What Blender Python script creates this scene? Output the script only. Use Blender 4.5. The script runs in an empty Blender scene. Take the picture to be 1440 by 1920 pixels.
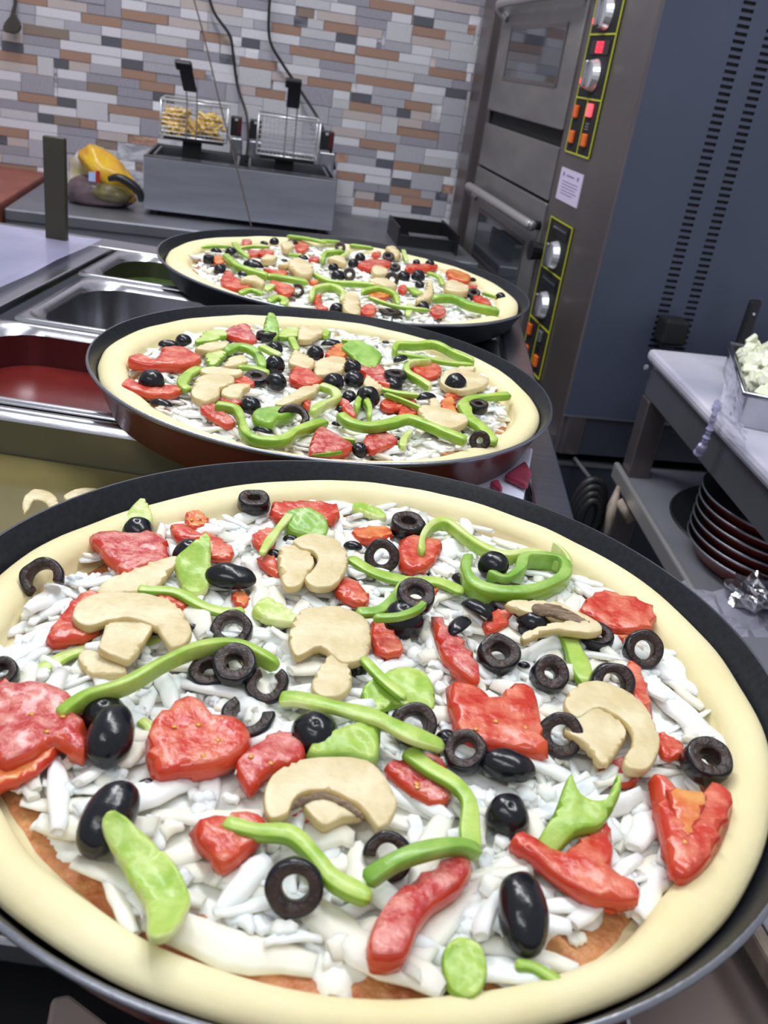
import bpy, bmesh, math, random
from mathutils import Vector, Matrix, noise
from mathutils.geometry import delaunay_2d_cdt

random.seed(7)
S = bpy.context.scene
COL = S.collection
PI = math.pi

# ------------------------------------------------------------------ camera
F_PX, PITCH, ROLL, CAM_H = 1677.0, math.radians(26.394), math.radians(8.758), 0.2415
_c, _s = math.cos(PITCH), math.sin(PITCH)
FWD = Vector((0, _c, -_s)); _R = Vector((1, 0, 0)); _U = Vector((0, _s, _c))
RGT = _R * math.cos(ROLL) + _U * math.sin(ROLL)
UPV = -_R * math.sin(ROLL) + _U * math.cos(ROLL)
CAM = Vector((0, 0, CAM_H))
cd = bpy.data.cameras.new('camera')
cd.sensor_fit = 'VERTICAL'; cd.sensor_height = 36.0; cd.sensor_width = 27.0
cd.lens = 36.0 * F_PX / 1920.0
cd.clip_start = 0.01
cd.dof.use_dof = True; cd.dof.focus_distance = 0.56; cd.dof.aperture_fstop = 17.0
co = bpy.data.objects.new('camera', cd); COL.objects.link(co)
M3 = Matrix((RGT, UPV, -FWD)).transposed()
co.matrix_world = Matrix.Translation(CAM) @ M3.to_4x4()
S.camera = co

# ------------------------------------------------------------------ world, lamps, exposure
w = bpy.data.worlds.new('world'); S.world = w; w.use_nodes = True
w.node_tree.nodes['Background'].inputs[0].default_value = (0.88, 0.91, 1.0, 1)
w.node_tree.nodes['Background'].inputs[1].default_value = 0.42
def area(name, loc, size, sy, power, target, col=(0.96, 0.975, 1.0)):
    l = bpy.data.lights.new(name, 'AREA'); l.shape = 'RECTANGLE'; l.size = size; l.size_y = sy
    l.energy = power; l.color = col
    o = bpy.data.objects.new(name, l); COL.objects.link(o); o.location = loc
    o.rotation_euler = (Vector(target) - Vector(loc)).to_track_quat('-Z', 'Y').to_euler()
    return o
area('ceiling_lamp', (0.25, 0.75, 1.55), 1.3, 0.25, 14.5, (0.05, 0.5, 0))
area('ceiling_lamp', (-0.75, 1.7, 1.75), 1.4, 0.3, 25, (-0.3, 1.9, -0.2))
area('ceiling_lamp', (-0.5, -0.7, 1.6), 1.3, 0.3, 9, (0, 0.6, 0))
S.view_settings.view_transform = 'Standard'; S.view_settings.look = 'None'
S.view_settings.exposure = 0.10; S.view_settings.gamma = 1.0
S.view_settings.use_curve_mapping = False

# ------------------------------------------------------------------ rays and frames
YAW = math.radians(11.3)
UX = Vector((math.cos(YAW), math.sin(YAW), 0)); VX = Vector((-math.sin(YAW), math.cos(YAW), 0)); ZX = Vector((0, 0, 1))
def RM(u, v, z): return UX * u + VX * v + ZX * z
def ray(x, y): return (RGT * ((x - 720) / F_PX) + UPV * ((960 - y) / F_PX) + FWD)
def on_plane(x, y, n, k):
    d = ray(x, y); t = (k - CAM.dot(n)) / d.dot(n); return CAM + d * t
def at_z(x, y, z): return on_plane(x, y, ZX, z)
def at_v(x, y, v): return on_plane(x, y, VX, v)
def at_u(x, y, u): return on_plane(x, y, UX, u)
def uvz(p): return p.dot(UX), p.dot(VX), p.z

# ------------------------------------------------------------------ materials
def mat(name, col, rough=0.5, metal=0.0, col2=None, scale=20.0, bump=0.0, bscale=None, spec=0.5,
        sss=0.0, trans=0.0, emit=None, estr=0.0, coat=0.0, stretch=None, contrast=(0.35, 0.65), alpha=1.0, ior=None, sssr=0.01, bdist=0.002):
    m = bpy.data.materials.new(name); m.use_nodes = True
    nt = m.node_tree; b = nt.nodes['Principled BSDF']
    b.inputs['Base Color'].default_value = (*col, 1); b.inputs['Roughness'].default_value = rough
    b.inputs['Metallic'].default_value = metal; b.inputs['Specular IOR Level'].default_value = spec
    if sss: b.inputs['Subsurface Weight'].default_value = sss; b.inputs['Subsurface Radius'].default_value = (1, 0.6, 0.4); b.inputs['Subsurface Scale'].default_value = sssr
    if trans: b.inputs['Transmission Weight'].default_value = trans
    if ior: b.inputs['IOR'].default_value = ior
    if coat: b.inputs['Coat Weight'].default_value = coat; b.inputs['Coat Roughness'].default_value = 0.12
    if alpha < 1: b.inputs['Alpha'].default_value = alpha
    if emit: b.inputs['Emission Color'].default_value = (*emit, 1); b.inputs['Emission Strength'].default_value = estr
    if col2 or bump:
        tc = nt.nodes.new('ShaderNodeTexCoord'); mp = nt.nodes.new('ShaderNodeMapping')
        nt.links.new(tc.outputs['Object'], mp.inputs[0])
        if stretch: mp.inputs['Scale'].default_value = stretch
        if col2:
            n = nt.nodes.new('ShaderNodeTexNoise'); n.inputs['Scale'].default_value = scale; n.inputs['Detail'].default_value = 5
            nt.links.new(mp.outputs[0], n.inputs['Vector'])
            r = nt.nodes.new('ShaderNodeValToRGB'); r.color_ramp.elements[0].position = contrast[0]; r.color_ramp.elements[1].position = contrast[1]
            r.color_ramp.elements[0].color = (*col, 1); r.color_ramp.elements[1].color = (*col2, 1)
            nt.links.new(n.outputs['Fac'], r.inputs[0]); nt.links.new(r.outputs[0], b.inputs['Base Color'])
        if bump:
            n2 = nt.nodes.new('ShaderNodeTexNoise'); n2.inputs['Scale'].default_value = bscale or scale; n2.inputs['Detail'].default_value = 4
            nt.links.new(mp.outputs[0], n2.inputs['Vector'])
            bp = nt.nodes.new('ShaderNodeBump'); bp.inputs['Strength'].default_value = bump; bp.inputs['Distance'].default_value = bdist
            nt.links.new(n2.outputs['Fac'], bp.inputs['Height']); nt.links.new(bp.outputs[0], b.inputs['Normal'])
    return m
def rgb(r, g, b):
    f = lambda c: (c / 255 / 12.92) if c / 255 <= 0.04045 else ((c / 255 + 0.055) / 1.055) ** 2.4
    return (f(r), f(g), f(b))
MT = {}
MT['dough'] = mat('raw_dough', rgb(238, 229, 188), 0.58, col2=rgb(230, 217, 168), scale=11, bump=0.35, bscale=70, sss=0.25, spec=0.3)
MT['sauce'] = mat('tomato_sauce', rgb(170, 84, 44), 0.35, col2=rgb(208, 152, 98), scale=90, bump=0.9, bscale=300, contrast=(0.35, 0.7))
MT['cheese'] = mat('white_cheese', rgb(244, 245, 240), 0.45, col2=rgb(252, 250, 240), scale=40, bump=0.3, bscale=160, sss=0.45, sssr=0.008)
MT['cheese_w'] = mat('cream_cheese_shred', rgb(240, 232, 212), 0.45, col2=rgb(250, 247, 236), scale=40, bump=0.3, bscale=160, sss=0.45, sssr=0.008)
MT['olive'] = mat('black_olive_skin', (0.006, 0.006, 0.010), 0.22, bump=0.25, bscale=150, spec=0.55)
MT['olive_cut'] = mat('olive_cut_flesh', (0.020, 0.010, 0.008), 0.38, col2=(0.055, 0.028, 0.022), scale=160, bump=0.6, bscale=400, spec=0.5)
MT['tom'] = mat('tomato_flesh', rgb(200, 62, 44), 0.26, col2=rgb(228, 136, 108), scale=95, bump=0.6, bscale=230, sss=0.3, sssr=0.006, coat=0.25, contrast=(0.40, 0.66))
MT['tom_pink'] = mat('tomato_flesh_pink', rgb(192, 62, 58), 0.22, col2=rgb(228, 150, 138), scale=120, bump=1.0, bscale=260, sss=0.3, sssr=0.006, coat=0.35, contrast=(0.40, 0.64))
MT['tom_or'] = mat('tomato_flesh_orange', rgb(212, 92, 46), 0.28, col2=rgb(228, 160, 92), scale=80, bump=0.4, bscale=150, sss=0.3, sssr=0.006, coat=0.2)
MT['tom_skin'] = mat('tomato_skin', rgb(196, 50, 32), 0.22, col2=rgb(212, 84, 50), scale=50, coat=0.2, sss=0.15)
MT['seed'] = mat('tomato_seed', rgb(226, 170, 70), 0.2, col2=rgb(214, 120, 50), scale=200, coat=0.5)
MT['pep'] = mat('green_pepper_flesh', rgb(146, 186, 62), 0.36, col2=rgb(186, 210, 108), scale=80, bump=0.3, bscale=160, sss=0.3, sssr=0.006, coat=0.08)
MT['pep_d'] = mat('green_pepper_deep', rgb(120, 168, 58), 0.34, col2=rgb(164, 200, 104), scale=70, bump=0.3, bscale=160, sss=0.25, coat=0.1)
MT['pep_l'] = mat('green_pepper_pale', rgb(182, 206, 96), 0.34, col2=rgb(212, 222, 158), scale=70, bump=0.25, bscale=150, sss=0.35, sssr=0.006)
MT['pep_skin'] = mat('green_pepper_skin', rgb(114, 158, 40), 0.26, col2=rgb(142, 180, 56), scale=60, coat=0.15)
MT['mush'] = mat('mushroom_flesh', rgb(230, 217, 180), 0.45, col2=rgb(212, 194, 148), scale=55, bump=0.35, bscale=240, sss=0.25, sssr=0.005)
MT['mush_e'] = mat('mushroom_edge', rgb(196, 172, 112), 0.36, col2=rgb(214, 194, 142), scale=60, bump=0.2, coat=0.1)
MT['gill'] = mat('mushroom_gills', rgb(120, 96, 78), 0.5, col2=rgb(170, 146, 118), scale=120, bump=0.9, bscale=420, stretch=(1, 5, 1))
MT['pan_in'] = mat('pan_nonstick', (0.009, 0.011, 0.016), 0.42, bump=0.08, bscale=420, spec=0.32, col2=(0.015, 0.018, 0.026), scale=300)
MT['pan_red'] = mat('pan_brown_enamel', rgb(122, 50, 38), 0.3, col2=rgb(98, 38, 30), scale=8, coat=0.2)
MT['pan_rim'] = mat('pan_rim_metal', (0.32, 0.33, 0.37), 0.34, metal=0.9, bump=0.12, bscale=300)
MT['steel'] = mat('stainless_steel', (0.56, 0.56, 0.60), 0.24, metal=1.0, col2=(0.48, 0.48, 0.52), scale=14, stretch=(1, 12, 1), bump=0.05, bscale=60)
MT['steel_d'] = mat('stainless_steel_dull', (0.36, 0.37, 0.41), 0.42, metal=0.85, col2=(0.28, 0.29, 0.33), scale=6, bump=0.05)
MT['steel_o'] = mat('oven_steel', (0.30, 0.29, 0.285), 0.38, metal=0.6, col2=(0.23, 0.225, 0.225), scale=5, stretch=(1, 1, 3))
MT['steel_b'] = mat('oven_steel_brown', (0.18, 0.155, 0.155), 0.30, metal=0.6, col2=(0.14, 0.125, 0.13), scale=5)
MT['blue'] = mat('oven_blue_paint', rgb(74, 80, 100), 0.5, col2=rgb(66, 73, 92), scale=3)
MT['blue_d'] = mat('oven_base_paint', rgb(56, 62, 76), 0.5, col2=rgb(48, 54, 66), scale=4)
MT['black'] = mat('black_plastic', (0.010, 0.010, 0.012), 0.35)
MT['blackm'] = mat('black_matt', (0.006, 0.006, 0.008), 0.7)
MT['glass_o'] = mat('oven_window_glass', (0.06, 0.07, 0.085), 0.06, spec=0.8, metal=0.3)
MT['yellow'] = mat('yellow_green_line', rgb(196, 200, 40), 0.4)
MT['orange'] = mat('orange_switch', rgb(235, 110, 40), 0.3)
MT['red_on'] = mat('lit_red_switch', rgb(230, 60, 70), 0.3, emit=(1, 0.12, 0.14), estr=1.1)
MT['led'] = mat('red_led', (0.5, 0.01, 0.02), 0.4, emit=(1, 0.03, 0.06), estr=2.2)
MT['knob'] = mat('silver_knob', (0.75, 0.75, 0.78), 0.25, metal=0.6)
MT['paper'] = mat('white_paper', rgb(214, 204, 232), 0.7)
MT['ink'] = mat('grey_ink', rgb(120, 110, 150), 0.8)
MT['white'] = mat('marble_white', rgb(220, 218, 230), 0.35, col2=rgb(178, 178, 196), scale=6, contrast=(0.3, 0.7))
MT['clear'] = mat('clear_film', rgb(225, 225, 245), 0.18, trans=0.0, alpha=0.42, spec=0.8, bump=0.6, bscale=30)
MT['film'] = mat('lavender_cover', rgb(186, 183, 216), 0.16, alpha=0.72, spec=0.7, bump=0.4, bscale=7, col2=rgb(150, 150, 186), scale=4)
MT['foil'] = mat('crumpled_foil', (0.8, 0.8, 0.82), 0.18, metal=1.0, bump=0.8, bscale=80)
MT['brine'] = mat('mushroom_brine', rgb(104, 96, 58), 0.14, col2=rgb(118, 108, 68), scale=12)
MT['redsauce'] = mat('bin_tomato_sauce', rgb(92, 24, 22), 0.22, col2=rgb(110, 32, 28), scale=14)
MT['darksauce'] = mat('bin_dark_water', rgb(34, 36, 42), 0.15)
MT['greenb'] = mat('bin_green_peppers', rgb(44, 62, 20), 0.3, col2=rgb(62, 84, 28), scale=60, bump=0.8)
MT['cardboard'] = mat('brown_cardboard', rgb(150, 136, 128), 0.8, col2=rgb(140, 124, 122), scale=10)
MT['terra'] = mat('terracotta_board', rgb(150, 84, 68), 0.5, col2=rgb(134, 74, 62), scale=14)
MT['post'] = mat('olive_brown_post', rgb(62, 58, 42), 0.45, col2=rgb(52, 50, 38), scale=10)
MT['wood'] = mat('dark_wood', rgb(74, 68, 64), 0.5, col2=rgb(58, 52, 50), scale=10, stretch=(6, 6, 1))
MT['woodl'] = mat('worn_pale_wood', rgb(168, 154, 140), 0.6, col2=rgb(120, 106, 96), scale=20, stretch=(4, 4, 1))
MT['fry'] = mat('potato_fries', rgb(222, 176, 62), 0.5, col2=rgb(236, 204, 104), scale=60)
MT['bagy'] = mat('yellow_bag_plastic', rgb(228, 184, 48), 0.25, col2=rgb(214, 150, 60), scale=26, contrast=(0.45, 0.7), bump=0.4, bscale=30)
MT['bagw'] = mat('clear_bag_plastic', rgb(214, 208, 206), 0.22, col2=rgb(190, 176, 120), scale=26, bump=0.5, bscale=40)
MT['bagb'] = mat('brown_bag_print', rgb(108, 88, 92), 0.3, col2=rgb(82, 66, 74), scale=30)
MT['bago'] = mat('bag_window_fries', rgb(118, 108, 62), 0.3, col2=rgb(92, 86, 56), scale=40, bump=0.4, bscale=60)
MT['redp'] = mat('red_print', rgb(176, 48, 40), 0.3)
MT['bluep'] = mat('light_blue_print', rgb(176, 196, 240), 0.3)
MT['pinkham'] = mat('pink_sliced_meat', rgb(168, 62, 92), 0.3, col2=rgb(120, 50, 66), scale=40)
MT['cord'] = mat('black_cable', (0.012, 0.012, 0.014), 0.45)
MT['string'] = mat('grey_string', rgb(110, 96, 96), 0.6)
MT['tubbl'] = mat('dark_red_indicator', rgb(80, 20, 30), 0.3)
MT['floor'] = mat('floor_tiles_dark', rgb(62, 62, 72), 0.5, col2=rgb(50, 50, 60), scale=5)
MT['grout'] = mat('grout', rgb(150, 148, 156), 0.8)
MT['crumb'] = mat('cheese_cubes', rgb(228, 232, 200), 0.45, col2=rgb(240, 240, 222), scale=50, bump=0.3)
MT['steel_olive'] = mat('brine_reflection_steel', (0.19, 0.175, 0.11), 0.34, metal=0.5, col2=(0.16, 0.15, 0.10), scale=10)  # olive reflection of the brine put into the basin colour
MT['steel_red'] = mat('sauce_reflection_steel', (0.13, 0.025, 0.028), 0.28, metal=0.6)  # red mirrored from the sauce, painted in as base colour
MT['steel_green'] = mat('pepper_reflection_steel', (0.10, 0.12, 0.06), 0.3, metal=0.7)  # green reflected from the peppers, coloured into the steel
MT['handle'] = mat('oven_handle_steel', (0.50, 0.49, 0.49), 0.32, metal=0.6)
MT['steel_f'] = mat('fryer_brushed_steel', (0.34, 0.35, 0.40), 0.34, metal=0.45, col2=(0.28, 0.29, 0.34), scale=5, stretch=(1, 1, 8))
MT['garn'] = mat('paper_white_board', rgb(216, 220, 240), 0.4)
def stone(name, a, b, cc, sc):
    return mat(name, rgb(*a), 0.45, col2=rgb(*b), scale=sc, bump=0.5, bscale=60, contrast=cc, stretch=(1, 1, 2.2), bdist=0.004)
MT['tW'] = stone('stone_white', (216, 214, 224), (238, 236, 244), (0.3, 0.6), 18)
MT['tL'] = stone('stone_light_grey', (192, 190, 198), (224, 222, 228), (0.38, 0.60), 26)
MT['tG'] = stone('stone_lavender_grey', (156, 155, 168), (208, 206, 216), (0.40, 0.60), 26)
MT['tM'] = stone('stone_mid_grey', (132, 130, 144), (190, 186, 198), (0.40, 0.60), 26)
MT['tD'] = stone('stone_dark', (78, 80, 90), (128, 128, 138), (0.4, 0.72), 24)
MT['tB'] = stone('stone_brick_brown', (152, 112, 94), (192, 158, 140), (0.35, 0.62), 40)
MT['tO'] = stone('stone_olive_brown', (132, 114, 100), (164, 148, 136), (0.35, 0.65), 26)
MT['tP'] = stone('stone_beige_pink', (196, 180, 176), (212, 202, 202), (0.3, 0.7), 24)

# ------------------------------------------------------------------ mesh helpers
class MB:
    def __init__(s): s.v = []; s.f = []; s.m = []
    def add(s, vs, fs, mi=0):
        o = len(s.v); s.v += [Vector(x) for x in vs]
        for k, f in enumerate(fs):
            s.f.append([i + o for i in f]); s.m.append(mi[k] if isinstance(mi, list) else mi)
    def box(s, c, sz, ax=(UX, VX, ZX), mi=0):
        a, b, d = [Vector(ax[i]) * (sz[i] / 2) for i in range(3)]; c = Vector(c)
        vs = [c + a * i + b * j + d * k for i in (-1, 1) for j in (-1, 1) for k in (-1, 1)]
        s.add(vs, [(0, 1, 3, 2), (4, 6, 7, 5), (0, 4, 5, 1), (2, 3, 7, 6), (0, 2, 6, 4), (1, 5, 7, 3)], mi)
        return s
    def rbox(s, u0, u1, v0, v1, z0, z1, mi=0):       # box in the room's frame
        return s.box(RM((u0 + u1) / 2, (v0 + v1) / 2, (z0 + z1) / 2), (abs(u1 - u0), abs(v1 - v0), abs(z1 - z0)), mi=mi)
    def tube(s, pts, r, n=8, cap=True, mi=0, closed=False):
        pts = [Vector(p) for p in pts]; N = len(pts); vs = []
        rr = r if isinstance(r, (list, tuple)) else [r] * N
        up = None
        for i, p in enumerate(pts):
            t = (pts[(i + 1) % N] - pts[i - 1]) if closed else (pts[min(i + 1, N - 1)] - pts[max(i - 1, 0)])
            t.normalize()
            if up is None: up = ZX if abs(t.z) < 0.9 else Vector((1, 0, 0))
            a = t.cross(up)
            if a.length < 1e-4: a = t.cross(Vector((1, 0.3, 0)))
            a.normalize(); b = a.cross(t).normalized(); up = b
            for k in range(n):
                q = 2 * PI * k / n; vs.append(p + (a * math.cos(q) + b * math.sin(q)) * rr[i])
        fs = []
        for i in range(N if closed else N - 1):
            for k in range(n):
                j = (i + 1) % N
                fs.append((i * n + k, i * n + (k + 1) % n, j * n + (k + 1) % n, j * n + k))
        if cap and not closed: fs += [tuple(range(n))[::-1], tuple(range((N - 1) * n, N * n))]
        s.add(vs, fs, mi); return s
    def lathe(s, prof, c=(0, 0, 0), n=48, M=None, mi=0, gap=0.0, g0=0.0, caps=False):
        c = Vector(c); vs = []; fs = []; L = len(prof); full = gap <= 0
        cnt = n if full else n + 1
        for i in range(cnt):
            a = g0 + gap / 2 + (2 * PI - gap) * i / n
            for r, z in prof:
                p = Vector((r * math.cos(a), r * math.sin(a), z)); vs.append(c + (M @ p if M else p))
        mis = []
        for i in range(n):
            j = (i + 1) % cnt
            for k in range(L - 1):
                fs.append((i * L + k, j * L + k, j * L + k + 1, i * L + k + 1)); mis.append(mi[k] if isinstance(mi, list) else mi)
        if not full and caps:
            fs += [tuple(range(L))[::-1], tuple(range(n * L, n * L + L))]; mis += [1, 1]
        s.add(vs, fs, mis); return s
    def prism(s, poly, z0, z1, mi=0):                # poly: world xy points, straight up
        n = len(poly); vs = [Vector((p[0], p[1], z0)) for p in poly] + [Vector((p[0], p[1], z1)) for p in poly]
        fs = [tuple(range(n))[::-1], tuple(range(n, 2 * n))] + [(i, (i + 1) % n, n + (i + 1) % n, n + i) for i in range(n)]
        s.add(vs, fs, mi); return s
    def build(s, name, mats, parent=None, origin=None, smooth=False, bevel=0.0, sub=0, auto=None):
        if origin is None:
            lo = Vector([min(v[i] for v in s.v) for i in range(3)]); hi = Vector([max(v[i] for v in s.v) for i in range(3)])
            origin = Vector(((lo.x + hi.x) / 2, (lo.y + hi.y) / 2, lo.z))
        origin = Vector(origin)
        me = bpy.data.meshes.new(name)
        me.from_pydata([tuple(v - origin) for v in s.v], [], s.f)
        for m in (mats if isinstance(mats, (list, tuple)) else [mats]): me.materials.append(MT[m] if isinstance(m, str) else m)
        me.polygons.foreach_set('material_index', s.m)
        bm = bmesh.new(); bm.from_mesh(me); bmesh.ops.recalc_face_normals(bm, faces=bm.faces); bm.to_mesh(me); bm.free()
        if smooth: me.polygons.foreach_set('use_smooth', [True] * len(me.polygons))
        me.update()
        o = bpy.data.objects.new(name, me); COL.objects.link(o)
        base = WORLD.get(parent.name, parent.location) if parent else Vector()
        o.location = origin - base; WORLD[o.name] = origin
        if parent: o.parent = parent
        if bevel:
            b = o.modifiers.new('bevel', 'BEVEL'); b.width = bevel; b.segments = 2; b.limit_method = 'ANGLE'
        if sub:
            b = o.modifiers.new('sub', 'SUBSURF'); b.levels = sub; b.render_levels = sub
        return o
WORLD = {}
def empty(name, loc):
    o = bpy.data.objects.new(name, None); COL.objects.link(o); o.location = Vector(loc); o.empty_display_size = 0.02
    WORLD[o.name] = Vector(loc); return o
def tag(o, label=None, cat=None, group=None, kind=None):
    if label: o['label'] = label
    if cat: o['category'] = cat
    if group: o['group'] = group
    if kind: o['kind'] = kind
    return o
def catmull(P, n=5, closed=False):
    P = [Vector(p) for p in P]; N = len(P); out = []
    for i in range(N if closed else N - 1):
        if closed: a, b, c, d = P[i - 1], P[i], P[(i + 1) % N], P[(i + 2) % N]
        else: a, b, c, d = P[max(i - 1, 0)], P[i], P[i + 1], P[min(i + 2, N - 1)]
        for k in range(n):
            t = k / n
            out.append(0.5 * ((2 * b) + (c - a) * t + (2 * a - 5 * b + 4 * c - d) * t * t + (3 * b - a - 3 * c + d) * t ** 3))
    if not closed: out.append(P[-1])
    return out

# ================================================================== THE SETTING
wall = MB().rbox(-1.9, 1.9, 2.975, 3.02, -1.0, 1.4).build('wall_back', 'grout'); tag(wall, kind='structure')
WO = WORLD[wall.name]
fl = MB().rbox(-1.9, 2.2, -0.6, 3.02, -0.98, -0.93).build('floor', 'floor'); tag(fl, kind='structure')

# stone strips of the back wall: (x0, x1, y at x0, colour) read off the photograph, the gaps filled with grey ones
STRIPS = [(66,151,18,'W'),(33,88,3,'B'),(88,163,6,'P'),(65,120,38,'L'),(152,227,30,'B'),(42,129,52,'O'),(190,227,53,'W'),(190,227,73,'D'),
(112,227,79,'W'),(112,170,95,'B'),(170,227,103,'W'),(2,43,84,'D'),(2,43,68,'P'),(-6,69,100,'B'),(-6,69,116,'P'),(100,128,114,'D'),(128,168,116,'P'),
(-6,38,133,'W'),(107,162,145,'W'),(163,220,155,'O'),(107,219,165,'W'),(-6,32,168,'W'),(33,107,175,'B'),(107,143,184,'D'),(71,143,196,'W'),
(70,100,214,'D'),(100,150,218,'O'),(150,180,226,'B'),(-6,107,222,'W'),(-6,52,237,'B'),(53,107,247,'W'),(181,262,229,'W'),(-6,12,255,'D'),(12,52,256,'P'),
(-6,69,305,'B'),(-6,34,325,'D'),(47,83,325,'W'),(202,300,197,'B'),(286,300,190,'W'),(241,295,252,'B'),(183,240,245,'P'),(182,220,262,'W'),(180,220,276,'O'),
(213,253,313,'W'),(255,266,320,'O'),(205,263,213,'L'),(227,275,6,'W'),(227,315,24,'B'),(316,390,36,'P'),(338,455,6,'P'),(338,390,20,'W'),(292,375,50,'W'),
(292,350,68,'L'),(378,412,65,'B'),(412,435,70,'O'),(227,352,80,'B'),(382,412,84,'W'),(413,460,90,'W'),(227,268,97,'W'),(227,268,116,'D'),(412,437,106,'D'),
(337,447,113,'W'),(228,293,134,'B'),(262,327,154,'B'),(358,385,133,'B'),(398,445,142,'W'),(287,327,173,'D'),(328,370,165,'W'),(508,556,4,'W'),(508,555,20,'L'),
(453,502,30,'W'),(452,563,57,'W'),(510,565,46,'B'),(552,577,36,'D'),(558,590,18,'O'),(620,668,12,'W'),(595,668,27,'P'),(608,671,41,'B'),(631,668,66,'D'),
(453,487,80,'D'),(450,485,94,'W'),(628,667,84,'W'),(544,666,92,'B'),(450,520,111,'B'),(520,602,120,'W'),(548,600,108,'L'),(510,578,137,'P'),(578,660,145,'B'),
(512,548,158,'W'),(450,480,163,'P'),(480,535,172,'B'),(694,776,5,'B'),(778,900,6,'P'),(778,816,16,'W'),(777,814,36,'D'),(774,836,54,'B'),(773,847,67,'P'),
(735,773,30,'W'),(672,718,54,'P'),(671,708,68,'W'),(671,750,87,'B'),(750,818,103,'P'),(773,812,87,'W'),(725,806,112,'W'),(806,876,127,'B'),(724,777,134,'L'),
(670,778,140,'B'),(837,883,145,'W'),(670,700,158,'W'),(670,697,176,'D'),(762,835,170,'W'),(835,877,167,'D'),(881,902,33,'W'),(879,893,50,'B'),(877,890,120,'W'),
(625,657,172,'W'),(659,697,178,'D'),(656,717,192,'B'),(643,717,209,'P'),(642,687,224,'W'),(622,687,238,'P'),(623,675,257,'W'),(676,743,262,'B'),(760,811,190,'B'),
(745,770,208,'D'),(771,808,209,'P'),(748,793,222,'P'),(747,780,238,'W'),(744,822,253,'B'),(630,652,294,'B'),(707,740,286,'W'),(706,737,303,'D'),(738,788,306,'B'),
(788,846,316,'O'),(798,860,281,'W'),(633,734,307,'W'),(632,683,325,'B'),(685,733,332,'W'),(737,773,324,'W'),(735,770,340,'D'),(733,790,354,'B'),(754,811,374,'B'),
(832,853,336,'W'),(832,851,351,'B'),(818,840,366,'D'),(773,808,390,'D'),(715,772,385,'L'),(667,703,362,'P'),(703,730,366,'D'),(665,714,375,'B'),(660,712,390,'W'),
(697,728,413,'B'),(660,695,407,'W'),(827,843,415,'W')]
PITCH_Z, Z0 = 0.0252, 0.276
rows = {}
for x0, x1, y, c in STRIPS:
    u0, _, z = uvz(at_v(x0, y, 2.965)); slope = 0.13
    u1, _, _z = uvz(at_v(x1, y + slope * (x1 - x0), 2.965))
    k = math.floor((z - Z0) / PITCH_Z)
    rows.setdefault(k, []).append((u0, u1, c))
tiles = []; rng = random.Random(3); taken = {k: [(a, b) for a, b, c in v] for k, v in rows.items()}
def free(k, a, b): return all(b <= p + 1e-4 or a >= q - 1e-4 for p, q in taken.get(k, []))
for k in range(42, -21, -1):
    L = sorted(rows.get(k, [])); own = sorted(taken.get(k, []), key=lambda t: t[0]); spans = []
    cur = -1.9
    for a, b, c in L:
        a = max(a, cur)
        if b - a < 0.012: continue
        tiles.append((a, b, k, c, 1)); cur = b; spans.append((a, b))
    blocks = sorted(spans + [t for t in own if t not in [(p, q) for p, q, _ in L]])
    cur = -1.9
    for a, b in blocks + [(1.1, 1.1)]:
        while a - cur > 0.008:
            l = min(a - cur, rng.uniform(0.07, 0.14))
            if a - cur - l < 0.035: l = a - cur
            m = cur + l / 2; v = noise.noise(Vector((m * 7, k * 0.35, 1.5)))
            c = 'L' if v > 0.12 else ('M' if v < -0.22 else 'G')
            if rng.random() < 0.12: c = rng.choice('LMP')
            out_ = k > 9 or cur < -0.78
            if out_: c = rng.choice('WWLLGGGMMPPDBBO')
            h = 2 if (not (out_ and c in 'WDBOP') and rng.random() < 0.75 and free(k - 1, cur, cur + l)) else 1
            if h == 2: taken.setdefault(k - 1, []).append((cur, cur + l))
            tiles.append((cur, cur + l, k, c, h)); cur += l
        cur = max(cur, b)
UNIT = {}
def unit(c):
    if c not in UNIT:
        me = bpy.data.meshes.new('tile')
        g = 0.5; q = 0.42
        vs = [(-g, 0.5, -g), (g, 0.5, -g), (g, 0.5, g), (-g, 0.5, g), (-g, -0.3, -g), (g, -0.3, -g), (g, -0.3, g), (-g, -0.3, g),
              (-0.49, -0.5, -0.46), (0.49, -0.5, -0.46), (0.49, -0.5, 0.46), (-0.49, -0.5, 0.46)]
        me.from_pydata(vs, [], [(0, 1, 5, 4), (1, 2, 6, 5), (2, 3, 7, 6), (3, 0, 4, 7), (4, 5, 9, 8), (5, 6, 10, 9), (6, 7, 11, 10), (7, 4, 8, 11), (8, 9, 10, 11), (3, 2, 1, 0)])
        me.materials.append(MT['t' + c]); UNIT[c] = me
    return UNIT[c]
def tile_in_view(a, b, k):
    z = Z0 + (k + 0.5) * PITCH_Z
    return b > -0.72 and a < 0.68 and z > -0.21 and z < 0.46 + 0.1 * a
def hidden(a, b, k):
    z = Z0 + (k + 0.5) * PITCH_Z; m = (a + b) / 2
    return z < -0.05 and -0.38 < m < 0.28
seen = [t for t in tiles if tile_in_view(*t[:3]) and not hidden(*t[:3])]
seen.sort(key=lambda t: t[0] - t[1]); single = set(id(t) for t in seen[:300])
rest = {}
for t in tiles:
    a, b, k, c, hh = t; g = 0.0007; z = Z0 + (k + 1 - hh / 2) * PITCH_Z
    proud = 0.006 + rng.uniform(-0.0012, 0.0015)
    p = RM((a + b) / 2, 2.975 - proud / 2, z)
    if id(t) in single:
        o = bpy.data.objects.new('tile', unit(c)); COL.objects.link(o); o.parent = wall
        o.matrix_local = Matrix.Translation(p - WO) @ Matrix.Rotation(YAW, 4, 'Z') @ Matrix.Diagonal((b - a - g, proud, PITCH_Z * hh - g, 1))
    else:
        rest.setdefault(c, []).append((p, b - a - g, proud, PITCH_Z * hh - g))
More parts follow.
